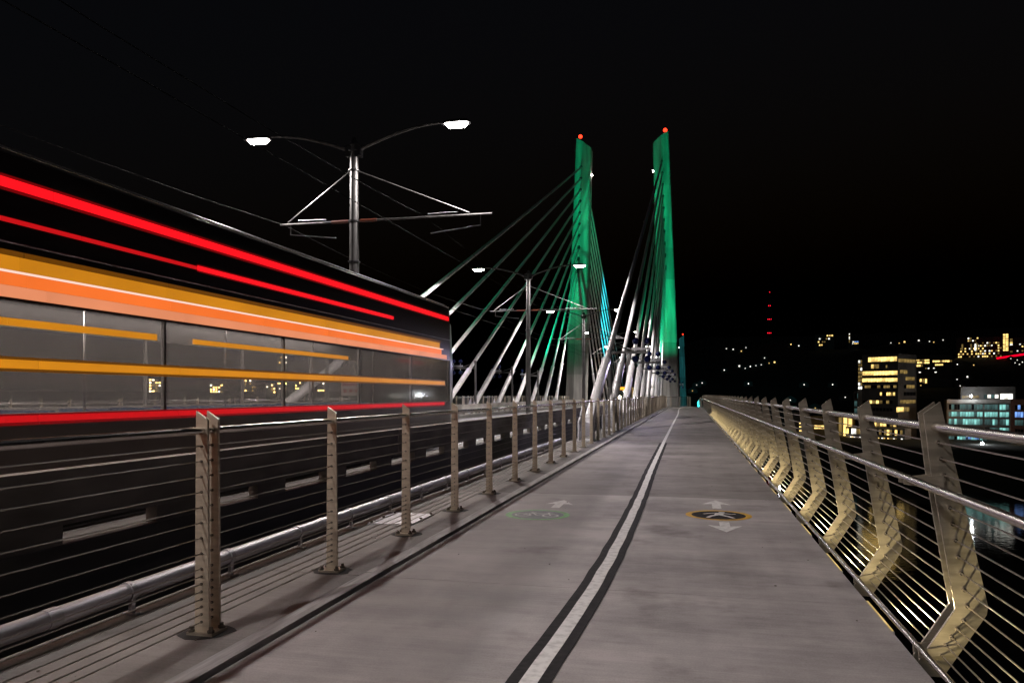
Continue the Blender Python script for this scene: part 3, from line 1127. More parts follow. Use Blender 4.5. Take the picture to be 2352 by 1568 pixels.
arrow(0.0, 0.62, 1.50, 0.004).build('arrow', M['white_paint'], pm)
arrow(0.05, -0.58, -1.32, 0.004).build('arrow', M['white_paint'], pm)

gr = MB()
for k in range(70):
    gx = random.uniform(-3.9, 1.25)
    gy = random.uniform(3.2, 22)
    if -2.95 < gx < -2.70:
        gx = -3.5
    e = random.uniform(0.003, 0.007)
    gr.box(gx - e, gx + e * random.uniform(0.5, 1.6), gy - e, gy + e * random.uniform(0.5, 1.8), 0.0045, 0.0045 + e * 0.7)
tag(gr.build('grit', M['bolt']), 'dark specks of grit and leaf litter scattered over the path', None, None, 'stuff')

# ------------------------------------------------------------------ tram on the near track, light trails built as glowing side bands
M['tram_dark'] = noisy(mat('tram_dark_paint', rough=0.28), (0.5, 0.5, 0.5), (0.020, 0.016, 0.015), (0.032, 0.026, 0.024))
M['tram_grey'] = noisy(mat('tram_grey_paint', rough=0.3), (0.6, 0.6, 0.6), (0.20, 0.185, 0.175), (0.26, 0.24, 0.23))
M['tram_inner'] = mat('tram_lining', (0.45, 0.43, 0.42), 0.6)
M['chrome'] = mat('chrome_trim', (0.8, 0.78, 0.76), 0.12, 1.0)
M['rubber'] = mat('black_rubber', (0.015, 0.015, 0.015), 0.7)
M['seat'] = mat('seat_fabric', (0.03, 0.05, 0.14), 0.8)
M['red_strip'] = emis('red_trail_glow', (1.0, 0.006, 0.012), 1.25)  # glow colours of the light trails, no lamps of the tram itself
M['red_dim'] = emis('dim_red_trail_glow', (1.0, 0.01, 0.015), 0.55)
M['amber_strip'] = emis('amber_trail_glow', (0.80, 0.29, 0.012), 0.75, 0.10, 0.7)
M['orange_strip'] = emis('orange_trail_glow', (1.0, 0.19, 0.03), 0.95, 0.08, 0.7)
M['salmon_strip'] = emis('salmon_trail_glow', (1.0, 0.34, 0.16), 0.80, 0.10, 0.7)
M['pink_strip'] = emis('pale_pink_trail_glow', (1.0, 0.66, 0.55), 1.1)
M['cabin_lamp'] = emis('cabin_ceiling_lamp', (1.0, 0.88, 0.82), 11.0)
gm = bpy.data.materials.new('tram_window_glass')
gm.use_nodes = True
nt = gm.node_tree
nt.nodes.clear()
o_ = nt.nodes.new('ShaderNodeOutputMaterial')
tr = nt.nodes.new('ShaderNodeBsdfTransparent')
tr.inputs[0].default_value = (0.90, 0.89, 0.88, 1)
gl = nt.nodes.new('ShaderNodeBsdfGlossy')
gl.inputs['Roughness'].default_value = 0.06
gl.inputs['Color'].default_value = (0.9, 0.9, 0.9, 1)
df = nt.nodes.new('ShaderNodeBsdfTranslucent')
df.inputs[0].default_value = (0.55, 0.52, 0.50, 1)
fr = nt.nodes.new('ShaderNodeFresnel')
fr.inputs[0].default_value = 1.45
m1 = nt.nodes.new('ShaderNodeMixShader')
m1.inputs[0].default_value = 0.11
m2 = nt.nodes.new('ShaderNodeMixShader')
nt.links.new(tr.outputs[0], m1.inputs[1])
nt.links.new(df.outputs[0], m1.inputs[2])
gb = nt.nodes.new('ShaderNodeNewGeometry')
iv = nt.nodes.new('ShaderNodeMath')
iv.operation = 'SUBTRACT'
iv.inputs[0].default_value = 1.0
nt.links.new(gb.outputs['Backfacing'], iv.inputs[1])
mf = nt.nodes.new('ShaderNodeMath')
mf.operation = 'MULTIPLY'
nt.links.new(fr.outputs[0], mf.inputs[0])
nt.links.new(iv.outputs[0], mf.inputs[1])
nt.links.new(mf.outputs[0], m2.inputs[0])
nt.links.new(m1.outputs[0], m2.inputs[1])
nt.links.new(gl.outputs[0], m2.inputs[2])
nt.links.new(m2.outputs[0], o_.inputs[0])
M['tram_glass'] = gm

TX = CX + 2.35          # track centre
HW = 1.34               # half width
WZ0, WZ1 = 1.46, 2.56   # window band


def tram_section(t, y0, y1, nwin, nose, lit):
    """one section of the tram: lower body, window band with pillars, upper fascia, roof"""
    sd = (-1, 1)
    ye = y1
    low = MB()
    up = MB()
    rf = MB()
    for s in sd:
        xa, xb = TX + s * (HW - 0.09), TX + s * HW
        lo, hi = min(xa, xb), max(xa, xb)
        low.box(lo, hi, y0, y1, 0.42, WZ0)
        up.box(lo, hi, y0, y1, WZ1, 3.58)
    low.box(TX - HW + 0.09, TX + HW - 0.09, y0, y1, 0.46, 0.62)
    low.box(TX - HW + 0.1, TX + HW - 0.1, y0, y0 + 0.1, 0.62, WZ0)
    up.box(TX - HW + 0.1, TX + HW - 0.1, y0, y0 + 0.1, WZ1, 3.5)
    low.build('lower_body', M['tram_grey'], t)
    up.build('upper_body', M['tram_dark'], t)
    # roof: rounded shoulders
    prof = [(-HW, 3.58), (HW, 3.58), (HW, 3.74), (HW - 0.03, 3.98), (HW - 0.16, 4.09), (0.55, 4.13), (-0.55, 4.13), (-HW + 0.16, 4.09), (-HW + 0.03, 3.98), (-HW, 3.74)]
    rf.prism(prof, lambda p: (TX + p[0], y0, p[1]), lambda p: (TX + p[0], y1, p[1]))
    roof = rf.build('roof', M['tram_dark'], t, True)
    MB().box(TX - HW + 0.09, TX + HW - 0.09, y0 + 0.1, y1 - 0.1, 2.98, 3.02).build('ceiling', M['tram_inner'], t)
    for s in sd:
        MB().box(TX + s * 0.5 - 0.07, TX + s * 0.5 + 0.07, y0 + 0.5, y1 - 0.5, 2.945, 2.979).build('ceiling_lamp', M['cabin_lamp'], t)
        MB().box(*sorted((TX + s * (HW - 0.16), TX + s * (HW - 0.10))), y0 + 0.1, y1 - 0.1, 3.95, 3.975)
        tz = MB().tube([(TX + s * (HW - 0.035), y0 + 0.02, 4.015), (TX + s * (HW - 0.035), y1 - 0.02, 4.015)], 0.018, 8)
        tz.build('roof_trim', M['chrome'], roof, True)
        MB().tube([(TX + s * (HW + 0.001), y0 + 0.02, 3.115), (TX + s * (HW + 0.001), y1 - 0.02, 3.115)], 0.011, 6).build('side_trim', M['galv'], t)
    # windows
    step = (y1 - y0) / nwin
    pil = MB().box(-0.02, 0.02, -0.024, 0.024, WZ0, WZ1).mesh('pillar', M['tram_grey'])
    gls = MB().box(-0.006, 0.006, 0.026, step - 0.026, WZ0 + 0.002, WZ1 - 0.002).mesh('window', M['tram_glass'])
    for s in sd:
        for i in range(nwin + 1):
            o = link('pillar', pil, t)
            yy = y0 + step * i
            yy = min(max(yy, y0 + 0.024), y1 - 0.024)
            o.location = (TX + s * (HW - 0.047), yy, 0)
        for i in range(nwin):
            w = link('window', gls, t)
            w.location = (TX + s * (HW - 0.022), y0 + step * i, 0)
    # seats and grab poles
    sm = MB().box(-0.42, 0.42, -0.22, 0.20, 0.98, 1.06).box(-0.42, 0.42, 0.14, 0.21, 1.06, 1.44).box(-0.05, 0.05, -0.05, 0.05, 0.62, 0.98).mesh('seat', M['seat'])
    y = y0 + 1.2
    k = 0
    while y < y1 - 1.2:
        for s in sd:
            o = link('seat', sm, t)
            o.location = (TX + s * 0.76, y, 0)
        if k % 3 == 1:
            MB().tube([(TX + 0.3, y, 0.62), (TX + 0.3, y, 2.98)], 0.017, 8).build('grab_pole', M['chrome'], t, True)
        y += 1.0
        k += 1
    # roof equipment
    ya = y0 + 1.5
    while ya + 3.0 < y1 - 1:
        MB().box(TX - 0.8, TX + 0.8, ya, ya + 2.6, 4.12, 4.24).build('roof_unit', M['tram_dark'], roof)
        ya += 6.5


def trail_strip(t, name, matn, y0, y1, z0, z1, proud=0.012, both=True):  # a passing vehicle's light trail, added to the tram as a glowing band
    for s in ((-1, 1) if both else (1,)):
        xa, xb = TX + s * (HW + 0.002), TX + s * (HW + proud)
        n = max(1, round((y1 - y0) / 2.23))
        c = (y1 - y0) / n
        me = MB().box(min(xa, xb), max(xa, xb), 0.005, c - 0.005, z0, z1).mesh(name, M[matn])
        for i in range(n):
            link(name, me, t).location = (0, y0 + c * i, 0)


M['red_halo'] = emis('red_trail_edge_glow', (1.0, 0.006, 0.012), 0.16)  # dimmer, wider backing that softens the edges of the light trails
M['amber_halo'] = emis('amber_trail_edge_glow', (0.80, 0.26, 0.012), 0.16)
tram = thing('tram', 'long dark single-car tram on the near track with the red and orange light trails of a passing vehicle built as glowing side bands', 'tram', (0, 0, 0))
Y0, Y1, Y3 = -9.0, 20.0, 20.0
tram_section(tram, Y0, Y1, 10, False, True)
trail_strip(tram, 'red_roof_trail', 'red_strip', Y0 + 0.2, Y1 - 0.15, 3.635, 3.73)
trail_strip(tram, 'red_trail_edge', 'red_halo', Y0 + 0.2, Y1 - 0.12, 3.605, 3.76, 0.006)
trail_strip(tram, 'red_trail_edge', 'red_halo', 9.0, 15.95, 3.28, 3.38, 0.006)
trail_strip(tram, 'amber_trail_edge', 'amber_halo', Y0 + 0.2, Y1 - 0.8, 2.99, 3.04, 0.006)
trail_strip(tram, 'amber_trail_edge', 'amber_halo', Y0 + 0.2, Y1 - 0.45, 1.87, 2.015, 0.012, False)
trail_strip(tram, 'red_trail_edge', 'red_halo', Y0 + 0.2, Y1 - 0.45, 1.345, 1.459, 0.006)
trail_strip(tram, 'red_upper_trail', 'red_dim', 3.0, 9.0, 3.305, 3.35)
trail_strip(tram, 'red_upper_trail', 'red_strip', 9.0, 15.9, 3.30, 3.36)
trail_strip(tram, 'amber_band', 'amber_strip', Y0 + 0.2, Y1 - 0.9, 2.85, 2.985)
trail_strip(tram, 'pink_line', 'pink_strip', Y0 + 0.2, Y1 - 0.6, 2.825, 2.846, 0.016)
trail_strip(tram, 'orange_band', 'orange_strip', Y0 + 0.2, Y1 - 0.75, 2.70, 2.822)
trail_strip(tram, 'salmon_band', 'salmon_strip', Y0 + 0.2, Y1 - 0.3, 2.585, 2.697)
trail_strip(tram, 'amber_rail_trail', 'amber_strip', Y0 + 0.2, 8.2, 2.31, 2.385, 0.02, False)
trail_strip(tram, 'amber_rail_trail', 'amber_strip', 8.9, 13.6, 2.31, 2.375, 0.02, False)
trail_strip(tram, 'amber_sill_trail', 'amber_strip', Y0 + 0.2, Y1 - 0.5, 1.90, 1.985, 0.02, False)
trail_strip(tram, 'red_sill_trail', 'red_dim', Y0 + 0.2, Y1 - 0.5, 1.375, 1.44)
# rounded cab at the far end
m = MB()
NS = 8
prof = [(0.42, 1.0), (1.46, 1.0), (2.56, 0.97), (3.58, 0.90), (4.03, 0.70)]
for (z, w) in prof:
    for i in range(NS + 1):
        a = math.pi * i / NS
        m.v.append((TX + HW * math.cos(a) * (1 if z < 3.5 else w * 1.08 if w * 1.08 < 1 else 1), Y3 + 1.5 * math.sin(a) * w - 0.001, z))
for j in range(len(prof) - 1):
    for i in range(NS):
        a = j * (NS + 1) + i
        m.f.append([a, a + 1, a + NS + 2, a + NS + 1])
m.f.append([(len(prof) - 1) * (NS + 1) + i for i in range(NS + 1)])
m.build('cab', M['tram_dark'], tram, True)
for yy in (-6.5, -4.7, 4.5, 6.3, 15.4, 17.2):
    for s in (-1, 1):
        MB().tube([(TX + s * 0.66, yy, 0.44), (TX + s * 0.78, yy, 0.44)], 0.325, 18).build('wheel', M['dark_steel'], tram, True)

# sign on the nearest lamp post
sg = thing('road_sign', 'small pale red-lettered sign plate on the nearest lamp post', 'sign', (CX, 21.68, 1.6))
M['sign_face'] = mat('sign_face', (0.62, 0.50, 0.47), 0.5)
M['sign_red'] = mat('sign_red', (0.45, 0.06, 0.05), 0.5)
MB().box(-0.32, 0.32, -0.012, 0.012, 0, 0.45).build('plate', M['sign_face'], sg)
MB().box(-0.30, 0.30, -0.016, -0.0125, 0.30, 0.43).build('red_band', M['sign_red'], sg)
for k in (-0.19, 0.0, 0.19):
    MB().box(k - 0.06, k + 0.06, -0.016, -0.0125, 0.10, 0.20).build('lettering', M['sign_red'], sg)

# ------------------------------------------------------------------ oncoming streetcar far ahead, left track
M['yellow_body'] = mat('streetcar_yellow', (0.75, 0.36, 0.02), 0.35)
M['head'] = emis('headlight_glow', (1.0, 0.84, 0.56), 40)
M['amber_sign'] = emis('amber_destination_glow', (1.0, 0.42, 0.01), 1.6)
oc = thing('streetcar', 'distant oncoming yellow-topped streetcar with dazzling headlights between the towers', 'streetcar', (CX - 1.75, 140.0, zf(140) + 0.1))
MB().box(-1.25, 1.25, 0.55, 18, 0.3, 1.35).build('lower_body', M['tram_grey'], oc)
MB().box(-1.25, 1.25, 0.55, 18, 2.35, 3.0).build('upper_body', M['yellow_body'], oc)
MB().prism([(-1.25, 3.0), (1.25, 3.0), (1.15, 3.28), (0.8, 3.48), (-0.8, 3.48), (-1.15, 3.28)], lambda p: (p[0], 0.4, p[1]), lambda p: (p[0], 18, p[1])).build('roof', M['yellow_body'], oc)
MB().prism([(-1.25, 0.3), (1.25, 0.3), (1.25, 1.3), (-1.25, 1.3)], lambda p: (p[0] * 0.9, 0.0, p[1]), lambda p: (p[0], 0.55, p[1])).build('nose', M['tram_grey'], oc)
MB().prism([(-1.2, 1.3), (1.2, 1.3), (1.15, 2.9), (-1.15, 2.9)], lambda p: (p[0] * 0.92, 0.1 + (p[1] - 1.3) * 0.15, p[1]), lambda p: (p[0], 0.6, p[1])).build('windscreen', M['dark_glass'], oc)
for s in (-1, 1):
    for i in range(7):
        MB().box(*sorted((s * 1.16, s * 1.235)), 1.2 + i * 2.3, 3.1 + i * 2.3, 1.36, 2.34).build('window', M['win_dim'], oc)
    MB().tube([(s * 0.80, -0.09, 1.62), (s * 0.80, 0.16, 1.62)], 0.24, 14).build('headlight', M['head'], oc)
MB().tube([(0, 0.02, 2.62), (0, 0.41, 2.62)], 0.13, 12).build('headlight', M['head'], oc)
MB().prism([(-1.15, 2.95), (1.15, 2.95), (1.1, 3.25), (0.8, 3.44), (-0.8, 3.44), (-1.1, 3.25)], lambda p: (p[0], 0.33, p[1]), lambda p: (p[0], 0.399, p[1])).build('destination_sign', M['amber_sign'], oc)
spot_h = lamp_light('headlight_beam', oc, (0, -0.2, 1.62), aim((0, 0, 1.62), (1.5, -30, 0.8)), 2600, (1.0, 0.82, 0.55), 'SPOT', R(60), 0.5, 0.2)

# green signal by the tracks
sgp = thing('signal_post', 'track signal showing green beyond the left tower foot', 'signal', (-18.2, 158, zf(158)))
MB().tube([(0, 0, 0), (0, 0, 3.6)], 0.07, 8).build('post', M['pole'], sgp, True)
hd = MB().box(-0.18, 0.18, -0.1, 0.1, 3.3, 4.2).build('head', M['dark_paint'], sgp)
M['green_lamp'] = emis('green_signal_glow', (0.06, 1.0, 0.30), 14)
MB().tube([(0, -0.16, 3.75), (0, -0.09, 3.75)], 0.15, 10).build('lens', M['green_lamp'], hd)

# ------------------------------------------------------------------ buildings across the river
UNIT = {}


def win_mesh(matn):
    if matn not in UNIT:
        UNIT[matn] = MB().box(0, 1, -0.05, 0.05, 0, 1).mesh('window', M[matn])
    return UNIT[matn]


def zat(v, d):
    return CAM_H - (v - 905) / 1764.0 * d


class Building:
    """a block standing at range d; u0,u1 are the survey bearings of its front corners"""

    def __init__(s, name, label, cat, u0, u1, d, turn, depth, vtop, vbase, wall, group=None, base_z=None):
        s.d = d
        a = P(u0, 905, d)
        b = P(u1, 905, d)
        ray = Vector((a.x + b.x, a.y + b.y, 0)).normalized()
        perp = Vector((ray.y, -ray.x, 0))
        ph = R(turn)
        s.ex = perp * math.cos(ph) - ray * math.sin(ph)
        s.ey = ray * math.cos(ph) + perp * math.sin(ph)
        wv = Vector((b.x - a.x, b.y - a.y, 0))
        s.w = abs(wv.dot(perp)) / math.cos(ph)
        s.o = Vector((a.x, a.y, 0))
        s.z0 = zat(vbase, d) if base_z is None else base_z
        s.t = thing(name, label, cat, (s.o.x, s.o.y, s.z0), group, math.atan2(s.ex.y, s.ex.x))
        s.u0, s.u1 = u0, u1
        s.depth = depth
        s.block('wall', 0, 1, 0, depth, s.z0 - 3, zat(vtop, d), wall)

    def block(s, name, s0, s1, y0, y1, z0, z1, wall):
        return MB().box(s0 * s.w, s1 * s.w, y0, y1, z0 - s.z0, z1 - s.z0).build(name, M[wall], s.t)

    def row(s, s0, s1, v0, v1, n, mats, keep=1.0, gap=0.14, side=False, proud=0.0):
        z1, z0 = zat(v0, s.d), zat(v1, s.d)
        wtot = (s1 - s0) * (s.depth if side else s.w)
        for i in range(n):
            if random.random() > keep:
                continue
            mn = random.choice(mats)
            o = link('window', win_mesh(mn), s.t)
            c = wtot / n
            st = (s0 * (s.depth if side else s.w)) + c * (i + gap / 2)
            if side:
                o.rotation_euler = (0, 0, R(90))
                o.location = (s.w + proud, st, z0 - s.z0)
            else:
                o.location = (st, -proud, z0 - s.z0)
            o.scale = (c * (1 - gap), 1, z1 - z0)


# golden banded office block
b1 = Building('office_block', 'tall block with glowing golden window bands across the river', 'building', 1980, 2061, 282, 25, 15, 815, 1021, 'bwall')
f = lambda u: (u - 1980) / 81.0
b1.row(f(1994.5), f(2059), 821.5, 831.5, 9, ['win_warm'], 1, 0.06)
b1.row(f(2001), f(2019), 837.5, 846.5, 3, ['win_warm', 'win_dim'], 1, 0.1)
b1.row(f(2033), f(2051), 840, 846, 3, ['win_warm', 'win_dim'], .8, 0.5)
b1.row(f(1981), f(2060), 853, 862, 12, ['win_warm'], 1, 0.05)
b1.row(f(1981), f(2060), 869, 877, 12, ['win_warm'], 1, 0.05)
b1.row(f(1986), f(2058), 885, 891, 10, ['dark_glass', 'win_dim'], 1, 0.1)
b1.row(f(2021), f(2055), 901, 908, 7, ['win_warm', 'win_dim', 'dark_glass'], 1, 0.2)
b1.row(f(1981), f(2050), 919, 926, 9, ['win_warm', 'dark_glass', 'win_dim'], 1, 0.2)
b1.row(f(1981), f(2050), 936, 943, 9, ['dark_glass', 'win_dim', 'dark_glass'], 1, 0.2)
b1.row(f(2058), f(2061), 934, 945, 1, ['win_warm'], 1, 0.0)
b1.row(f(1984), f(2058), 969, 977, 10, ['win_warm', 'dark_glass', 'win_dim'], 1, 0.2)
b1.row(f(1984), f(2058), 986, 993, 12, ['win_warm', 'win_white', 'win_dim'], 1, 0.1)
b1.row(f(1984), f(2058), 1003, 1016, 16, ['win_white', 'win_warm', 'win_dim'], 1, 0.15)
for (a, b_, v0, v1, n, mm) in ((0.02, 0.95, 826, 834, 6, ['win_dim']), (0.1, 0.5, 851, 859, 2, ['win_dim']), (0.4, 0.9, 866, 874, 3, ['win_dim']), (0.3, 0.9, 884, 892, 4, ['win_dim', 'dark_glass']),
                               (0.3, 0.95, 900, 908, 4, ['dark_glass', 'win_dim']), (0.0, 0.6, 934, 944, 4, ['win_warm', 'win_dim']), (0.1, 0.95, 918, 926, 5, ['dark_glass', 'win_dim'])):
    b1.row(a, b_, v0, v1, n, mm, 1, 0.08, True)
b1.block('stair_tower', -0.16, -0.01, 1, 6, b1.z0, zat(825, 282), 'bpale')
for k in range(8):
    v0 = 827 + k * 8.6
    b1.row(-0.15, -0.02, v0, v0 + 6, 2, ['win_white', 'win_dim', 'win_dim'], 1, 0.3, False, -0.94)
b1.block('podium', -0.28, 1.35, -5, 0, b1.z0, zat(979, 282), 'bpale')
b1.row(-0.26, 1.3, 983, 995, 22, ['win_warm', 'win_white', 'win_dim', 'dark_glass'], 1, 0.12, False, 5.0)
b1.row(-0.26, 1.3, 1001, 1017, 30, ['win_white', 'win_warm', 'win_dim', 'dark_glass'], 1, 0.2, False, 5.0)
b1.block('wing', -0.30, -0.005, 1.5, 10, b1.z0, zat(898, 282), 'bwall')
for v0 in (903, 921, 938):
    b1.row(-0.28, -0.03, v0, v0 + 12, 3, ['win_tealdim', 'win_dim', 'dark_glass'], 1, 0.1, False, -1.44)
b1.row(0.0, 1.0, 1019, 1020, 1, ['dark_glass'])
b1.block('roof_plant', 0.25, 0.8, 3, 10, zat(815, 282), zat(806, 282), 'bwall')

# low golden pavilion
b2 = Building('pavilion', 'low golden-lit building left of the banded block', 'building', 1860, 1958, 290, 12, 12, 955, 1018, 'bgold')
g2 = lambda u: (u - 1860) / 98.0
b2.row(g2(1870), g2(1895), 976, 979, 3, ['win_warm'], 1, 0.1)
b2.row(g2(1870), g2(1900), 981, 984, 3, ['win_warm'], 1, 0.1)
b2.row(g2(1925), g2(1957), 957, 998, 3, ['win_warm', 'win_dim'], 1, 0.25)
b2.row(g2(1868), g2(1950), 1001, 1004, 10, ['win_warm', 'win_dim'], .8, 0.3)
b2b = Building('annex_block', 'dark annex with three short lit slots by the golden pavilion', 'building', 1815, 1858, 300, 5, 10, 945, 1018, 'bwall')
g2 = lambda u: (u - 1815) / 43.0
for v0 in (970, 978, 987):
    b2b.row(g2(1835), g2(1846), v0, v0 + 2.5, 1, ['win_warm'])
b2b.row(g2(1844), g2(1857), 1018 - 9, 1016, 1, ['win_warm'])

# teal glass laboratory block
b3 = Building('laboratory_block', 'long glass block with teal lit floors near the right edge', 'building', 2175, 2420, 268, -6, 20, 918, 1022, 'bwall')
g3 = lambda u: (u - 2175) / 245.0
b3.block('parapet', 0, 1, -0.3, 0, zat(925, 268), zat(917, 268), 'bpale')
for v0, v1, mm in ((928, 940, ['win_tealdim', 'dark_glass', 'win_tealdim']), (945, 956, ['win_teal', 'win_teal', 'win_tealdim']), (961, 974, ['win_teal', 'win_tealdim']), (980, 989, ['win_tealdim', 'dark_glass']), (1001, 1015, ['win_tealdim', 'dark_glass', 'win_teal'])):
    b3.row(g3(2179), g3(2258), v0, v1, 12, mm, 1, 0.1)
    b3.row(g3(2262), g3(2292), v0, v1, 5, mm + ['win_tealdim'], 1, 0.1)
    b3.row(g3(2296), g3(2317), v0, v1, 3, ['win_teal', 'win_teal', 'win_tealdim'], 1, 0.08)
b3.block('brick_bay', g3(2320), g3(2420), -0.8, 0, b3.z0, zat(916, 268), 'bbrick')
for v0, v1, mm in ((929, 939, ['win_blue', 'dark_glass']), (944, 956, ['win_blue']), (962, 974, ['win_tealdim', 'win_blue']), (982, 990, ['dark_glass'])):
    b3.row(g3(2329), g3(2348), v0, v1, 3, mm, 1, 0.12, False, 0.8)
b3.block('penthouse', g3(2209), g3(2334), 3, 14, zat(918, 268), zat(888, 268), 'bwall')
b3.row(g3(2212), g3(2252), 908, 914, 5, ['win_white', 'win_dim', 'win_dim'], 1, 0.1, False, -2.94)
b3.row(g3(2262), g3(2296), 906, 914, 4, ['win_white', 'win_tealdim', 'win_tealdim'], 1, 0.1, False, -2.94)
b3.row(g3(2300), g3(2328), 904, 916, 3, ['win_white'], 1, 0.04, False, -2.94)
b3.row(g3(2199), g3(2212), 1001, 1015, 2, ['win_teal'], 1, 0.2)
b3.row(g3(2218), g3(2250), 1002, 1007, 3, ['win_blue'], 1, 0.1)


def hill_d(u, v):
    """where the line of sight meets the hillside"""
    d = 280.0
    while d < 1650:
        p = P(u, v, d)
        if p.z < ground_z(math.atan2(p.x, p.y), math.hypot(p.x, p.y)) + 1.5 + d * 0.0012:
            return d
        d += 8
    return 1500.0


# hillside blocks
b4 = Building('hillside_block', 'long hillside building with three thin golden window rows behind the banded block', 'building', 2100, 2186, 640, 0, 20, 816, 905, 'bwall')
g4 = lambda u: (u - 2100) / 86.0
for v0, v1, a, b_, n in ((826, 829, 2101, 2135, 6), (831, 835, 2101, 2135, 6), (838, 842, 2101, 2120, 4), (828.5, 832.5, 2142, 2186, 8), (837, 840, 2143, 2166, 5)):
    b4.row(g4(a), g4(b_), v0, v1, n, ['win_warm', 'win_warm', 'win_dim'], 0.9, 0.12)
b4.row(g4(2112), g4(2160), 845, 847, 8, ['win_white', 'dark_glass', 'win_dim'], .7, 0.4)
b4.row(g4(2102), g4(2160), 854, 856, 8, ['win_white', 'dark_glass', 'dark_glass'], .7, 0.4)
b4.row(g4(2112), g4(2130), 870, 880, 3, ['win_warm', 'win_dim'], .9, 0.3)

b5 = Building('hospital_wing', 'long stepped hospital building full of small lit windows on the hill', 'building', 2196, 2300, 980, 0, 30, 776, 905, 'bwall')
g5 = lambda u: (u - 2196) / 104.0
for i, v0 in enumerate((776.5, 782, 788, 794, 800, 806, 812, 818, 824)):
    a = 2222 if i < 2 else 2240 if i < 4 else 2200
    e = 2248 if i < 2 else 2300
    b5.row(g5(a), g5(e), v0, v0 + 3, int((e - a) / 5), ['win_warm', 'win_warm', 'win_dim', 'win_dim', 'win_white'], 0.6, 0.35)
b5.row(g5(2208), g5(2248), 791, 806, 8, ['win_white', 'win_dim', 'win_white'], 0.8, 0.3, False, 0.5)
b6 = Building('hospital_tower', 'narrow bright golden stair tower on the hill at far right', 'building', 2303, 2317, 960, 0, 14, 765, 905, 'bwall')
for k in range(9):
    b6.row(0.05, 0.95, 767 + k * 4.4, 770.3 + k * 4.4, 2, ['win_warm'], 1, 0.15)
b7 = Building('hospital_annex', 'dark hill building with sparse lights at the right picture edge', 'building', 2318, 2400, 990, 0, 25, 776, 905, 'bwall')
for k in range(12):
    b7.row(0.02, 0.10, 778 + k * 4, 780.5 + k * 4, 1, ['win_warm', 'win_dim', 'win_white'], .6, 0.1)
    b7.row(0.20, 0.9, 790 + k * 5, 792.5 + k * 5, 10, ['win_dim', 'win_warm', 'win_white'], .22, 0.4)
M['red_line'] = emis('red_roofline_glow', (1.0, 0.0, 0.02), 1.6)
a, b_ = P(2290, 822.5, 930), P(2375, 810, 930)
rl = thing('lit_skybridge', 'sloping red-lit sky bridge line at the right edge of the hill', 'sky bridge', tuple(a))
MB().tube([(0, 0, 0), tuple(b_ - a)], 1.1, 6).build('light_line', M['red_line'], rl)
MB().tube([(0, 0, -2.6), tuple(b_ - a + Vector((0, 0, -2.6)))], 1.4, 6).build('deck', M['bwall'], rl)
for f_ in (0.05, 0.35, 0.65, 0.95):
    q_ = (b_ - a) * f_
    MB().tube([(q_.x, q_.y, q_.z - 3), (q_.x, q_.y, q_.z - 42)], 0.8, 6).build('leg', M['bwall'], rl)

b8 = Building('hilltop_block', 'small hilltop building with a few cold and warm lights left of the hill', 'building', 1872, 1916, 1220, 0, 20, 769, 850, 'bwall')
g8 = lambda u: (u - 1872) / 44.0
for v0, a, e, n, mm in ((770, 1898, 1914, 3, ['win_warm']), (777, 1880, 1912, 6, ['win_dim', 'win_white', 'dark_glass']), (784, 1878, 1906, 6, ['win_warm', 'dark_glass', 'win_dim']), (791, 1876, 1890, 3, ['win_white', 'win_warm'])):
    b8.row(g8(a), g8(e), v0, v0 + 3, n, mm, .85, 0.35)
b9 = Building('ridge_house', 'small violet-lit roof on the ridge right of the hilltop block', 'building', 1956, 1973, 1200, 0, 10, 782, 850, 'bwall')
b9.row(0.1, 0.95, 784, 786, 3, ['win_blue', 'win_white'], 1, 0.2)
b9.row(0.05, 0.95, 787.5, 790, 4, ['win_warm', 'win_white'], 1, 0.4)
b10 = Building('ridge_stair', 'thin vertical line of light on the ridge', 'building', 1949, 1953, 1200, 0, 4, 764, 850, 'bwall')
for k in range(6):
    b10.row(0.2, 0.8, 766 + k * 3.6, 768.6 + k * 3.6, 1, ['win_white', 'win_dim'], 1, 0.1)

# radio mast with red lights
mb_ = P(1767.5, 800, 1330)
mast = thing('radio_mast', 'tall radio mast marked by four tiers of red lights on the hill', 'mast', (mb_.x, mb_.y, mb_.z - 8))
Hm = (800 - 668) * 1330 / 1764 + 8
for k in range(3):
    an = 2 * math.pi * k / 3
    MB().tube([(4 * math.cos(an), 4 * math.sin(an), 0), (0.8 * math.cos(an), 0.8 * math.sin(an), Hm)], 0.3, 5).build('leg', M['dark_steel'], mast)
for k in range(9):
    r_ = 4 - 3.2 * k / 9
    pts = [(r_ * math.cos(2 * math.pi * i / 3), r_ * math.sin(2 * math.pi * i / 3), Hm * k / 9) for i in range(4)]
    MB().tube(pts, 0.15, 4).build('brace', M['dark_steel'], mast)
M['mast_red'] = emis('mast_red_glow', (1.0, 0.01, 0.03), 2.2)
for v_, n in ((671, 1), (702, 2), (733, 3), (764.5, 3)):
    for i in range(n):
        q_ = P(1767.5 + (i - (n - 1) / 2) * 3.6, v_, 1330)
        MB().sphere((q_.x - mast.location.x, q_.y - mast.location.y, q_.z - mast.location.z), 0.85, 8, 5).build('mast_light', M['mast_red'], mast)

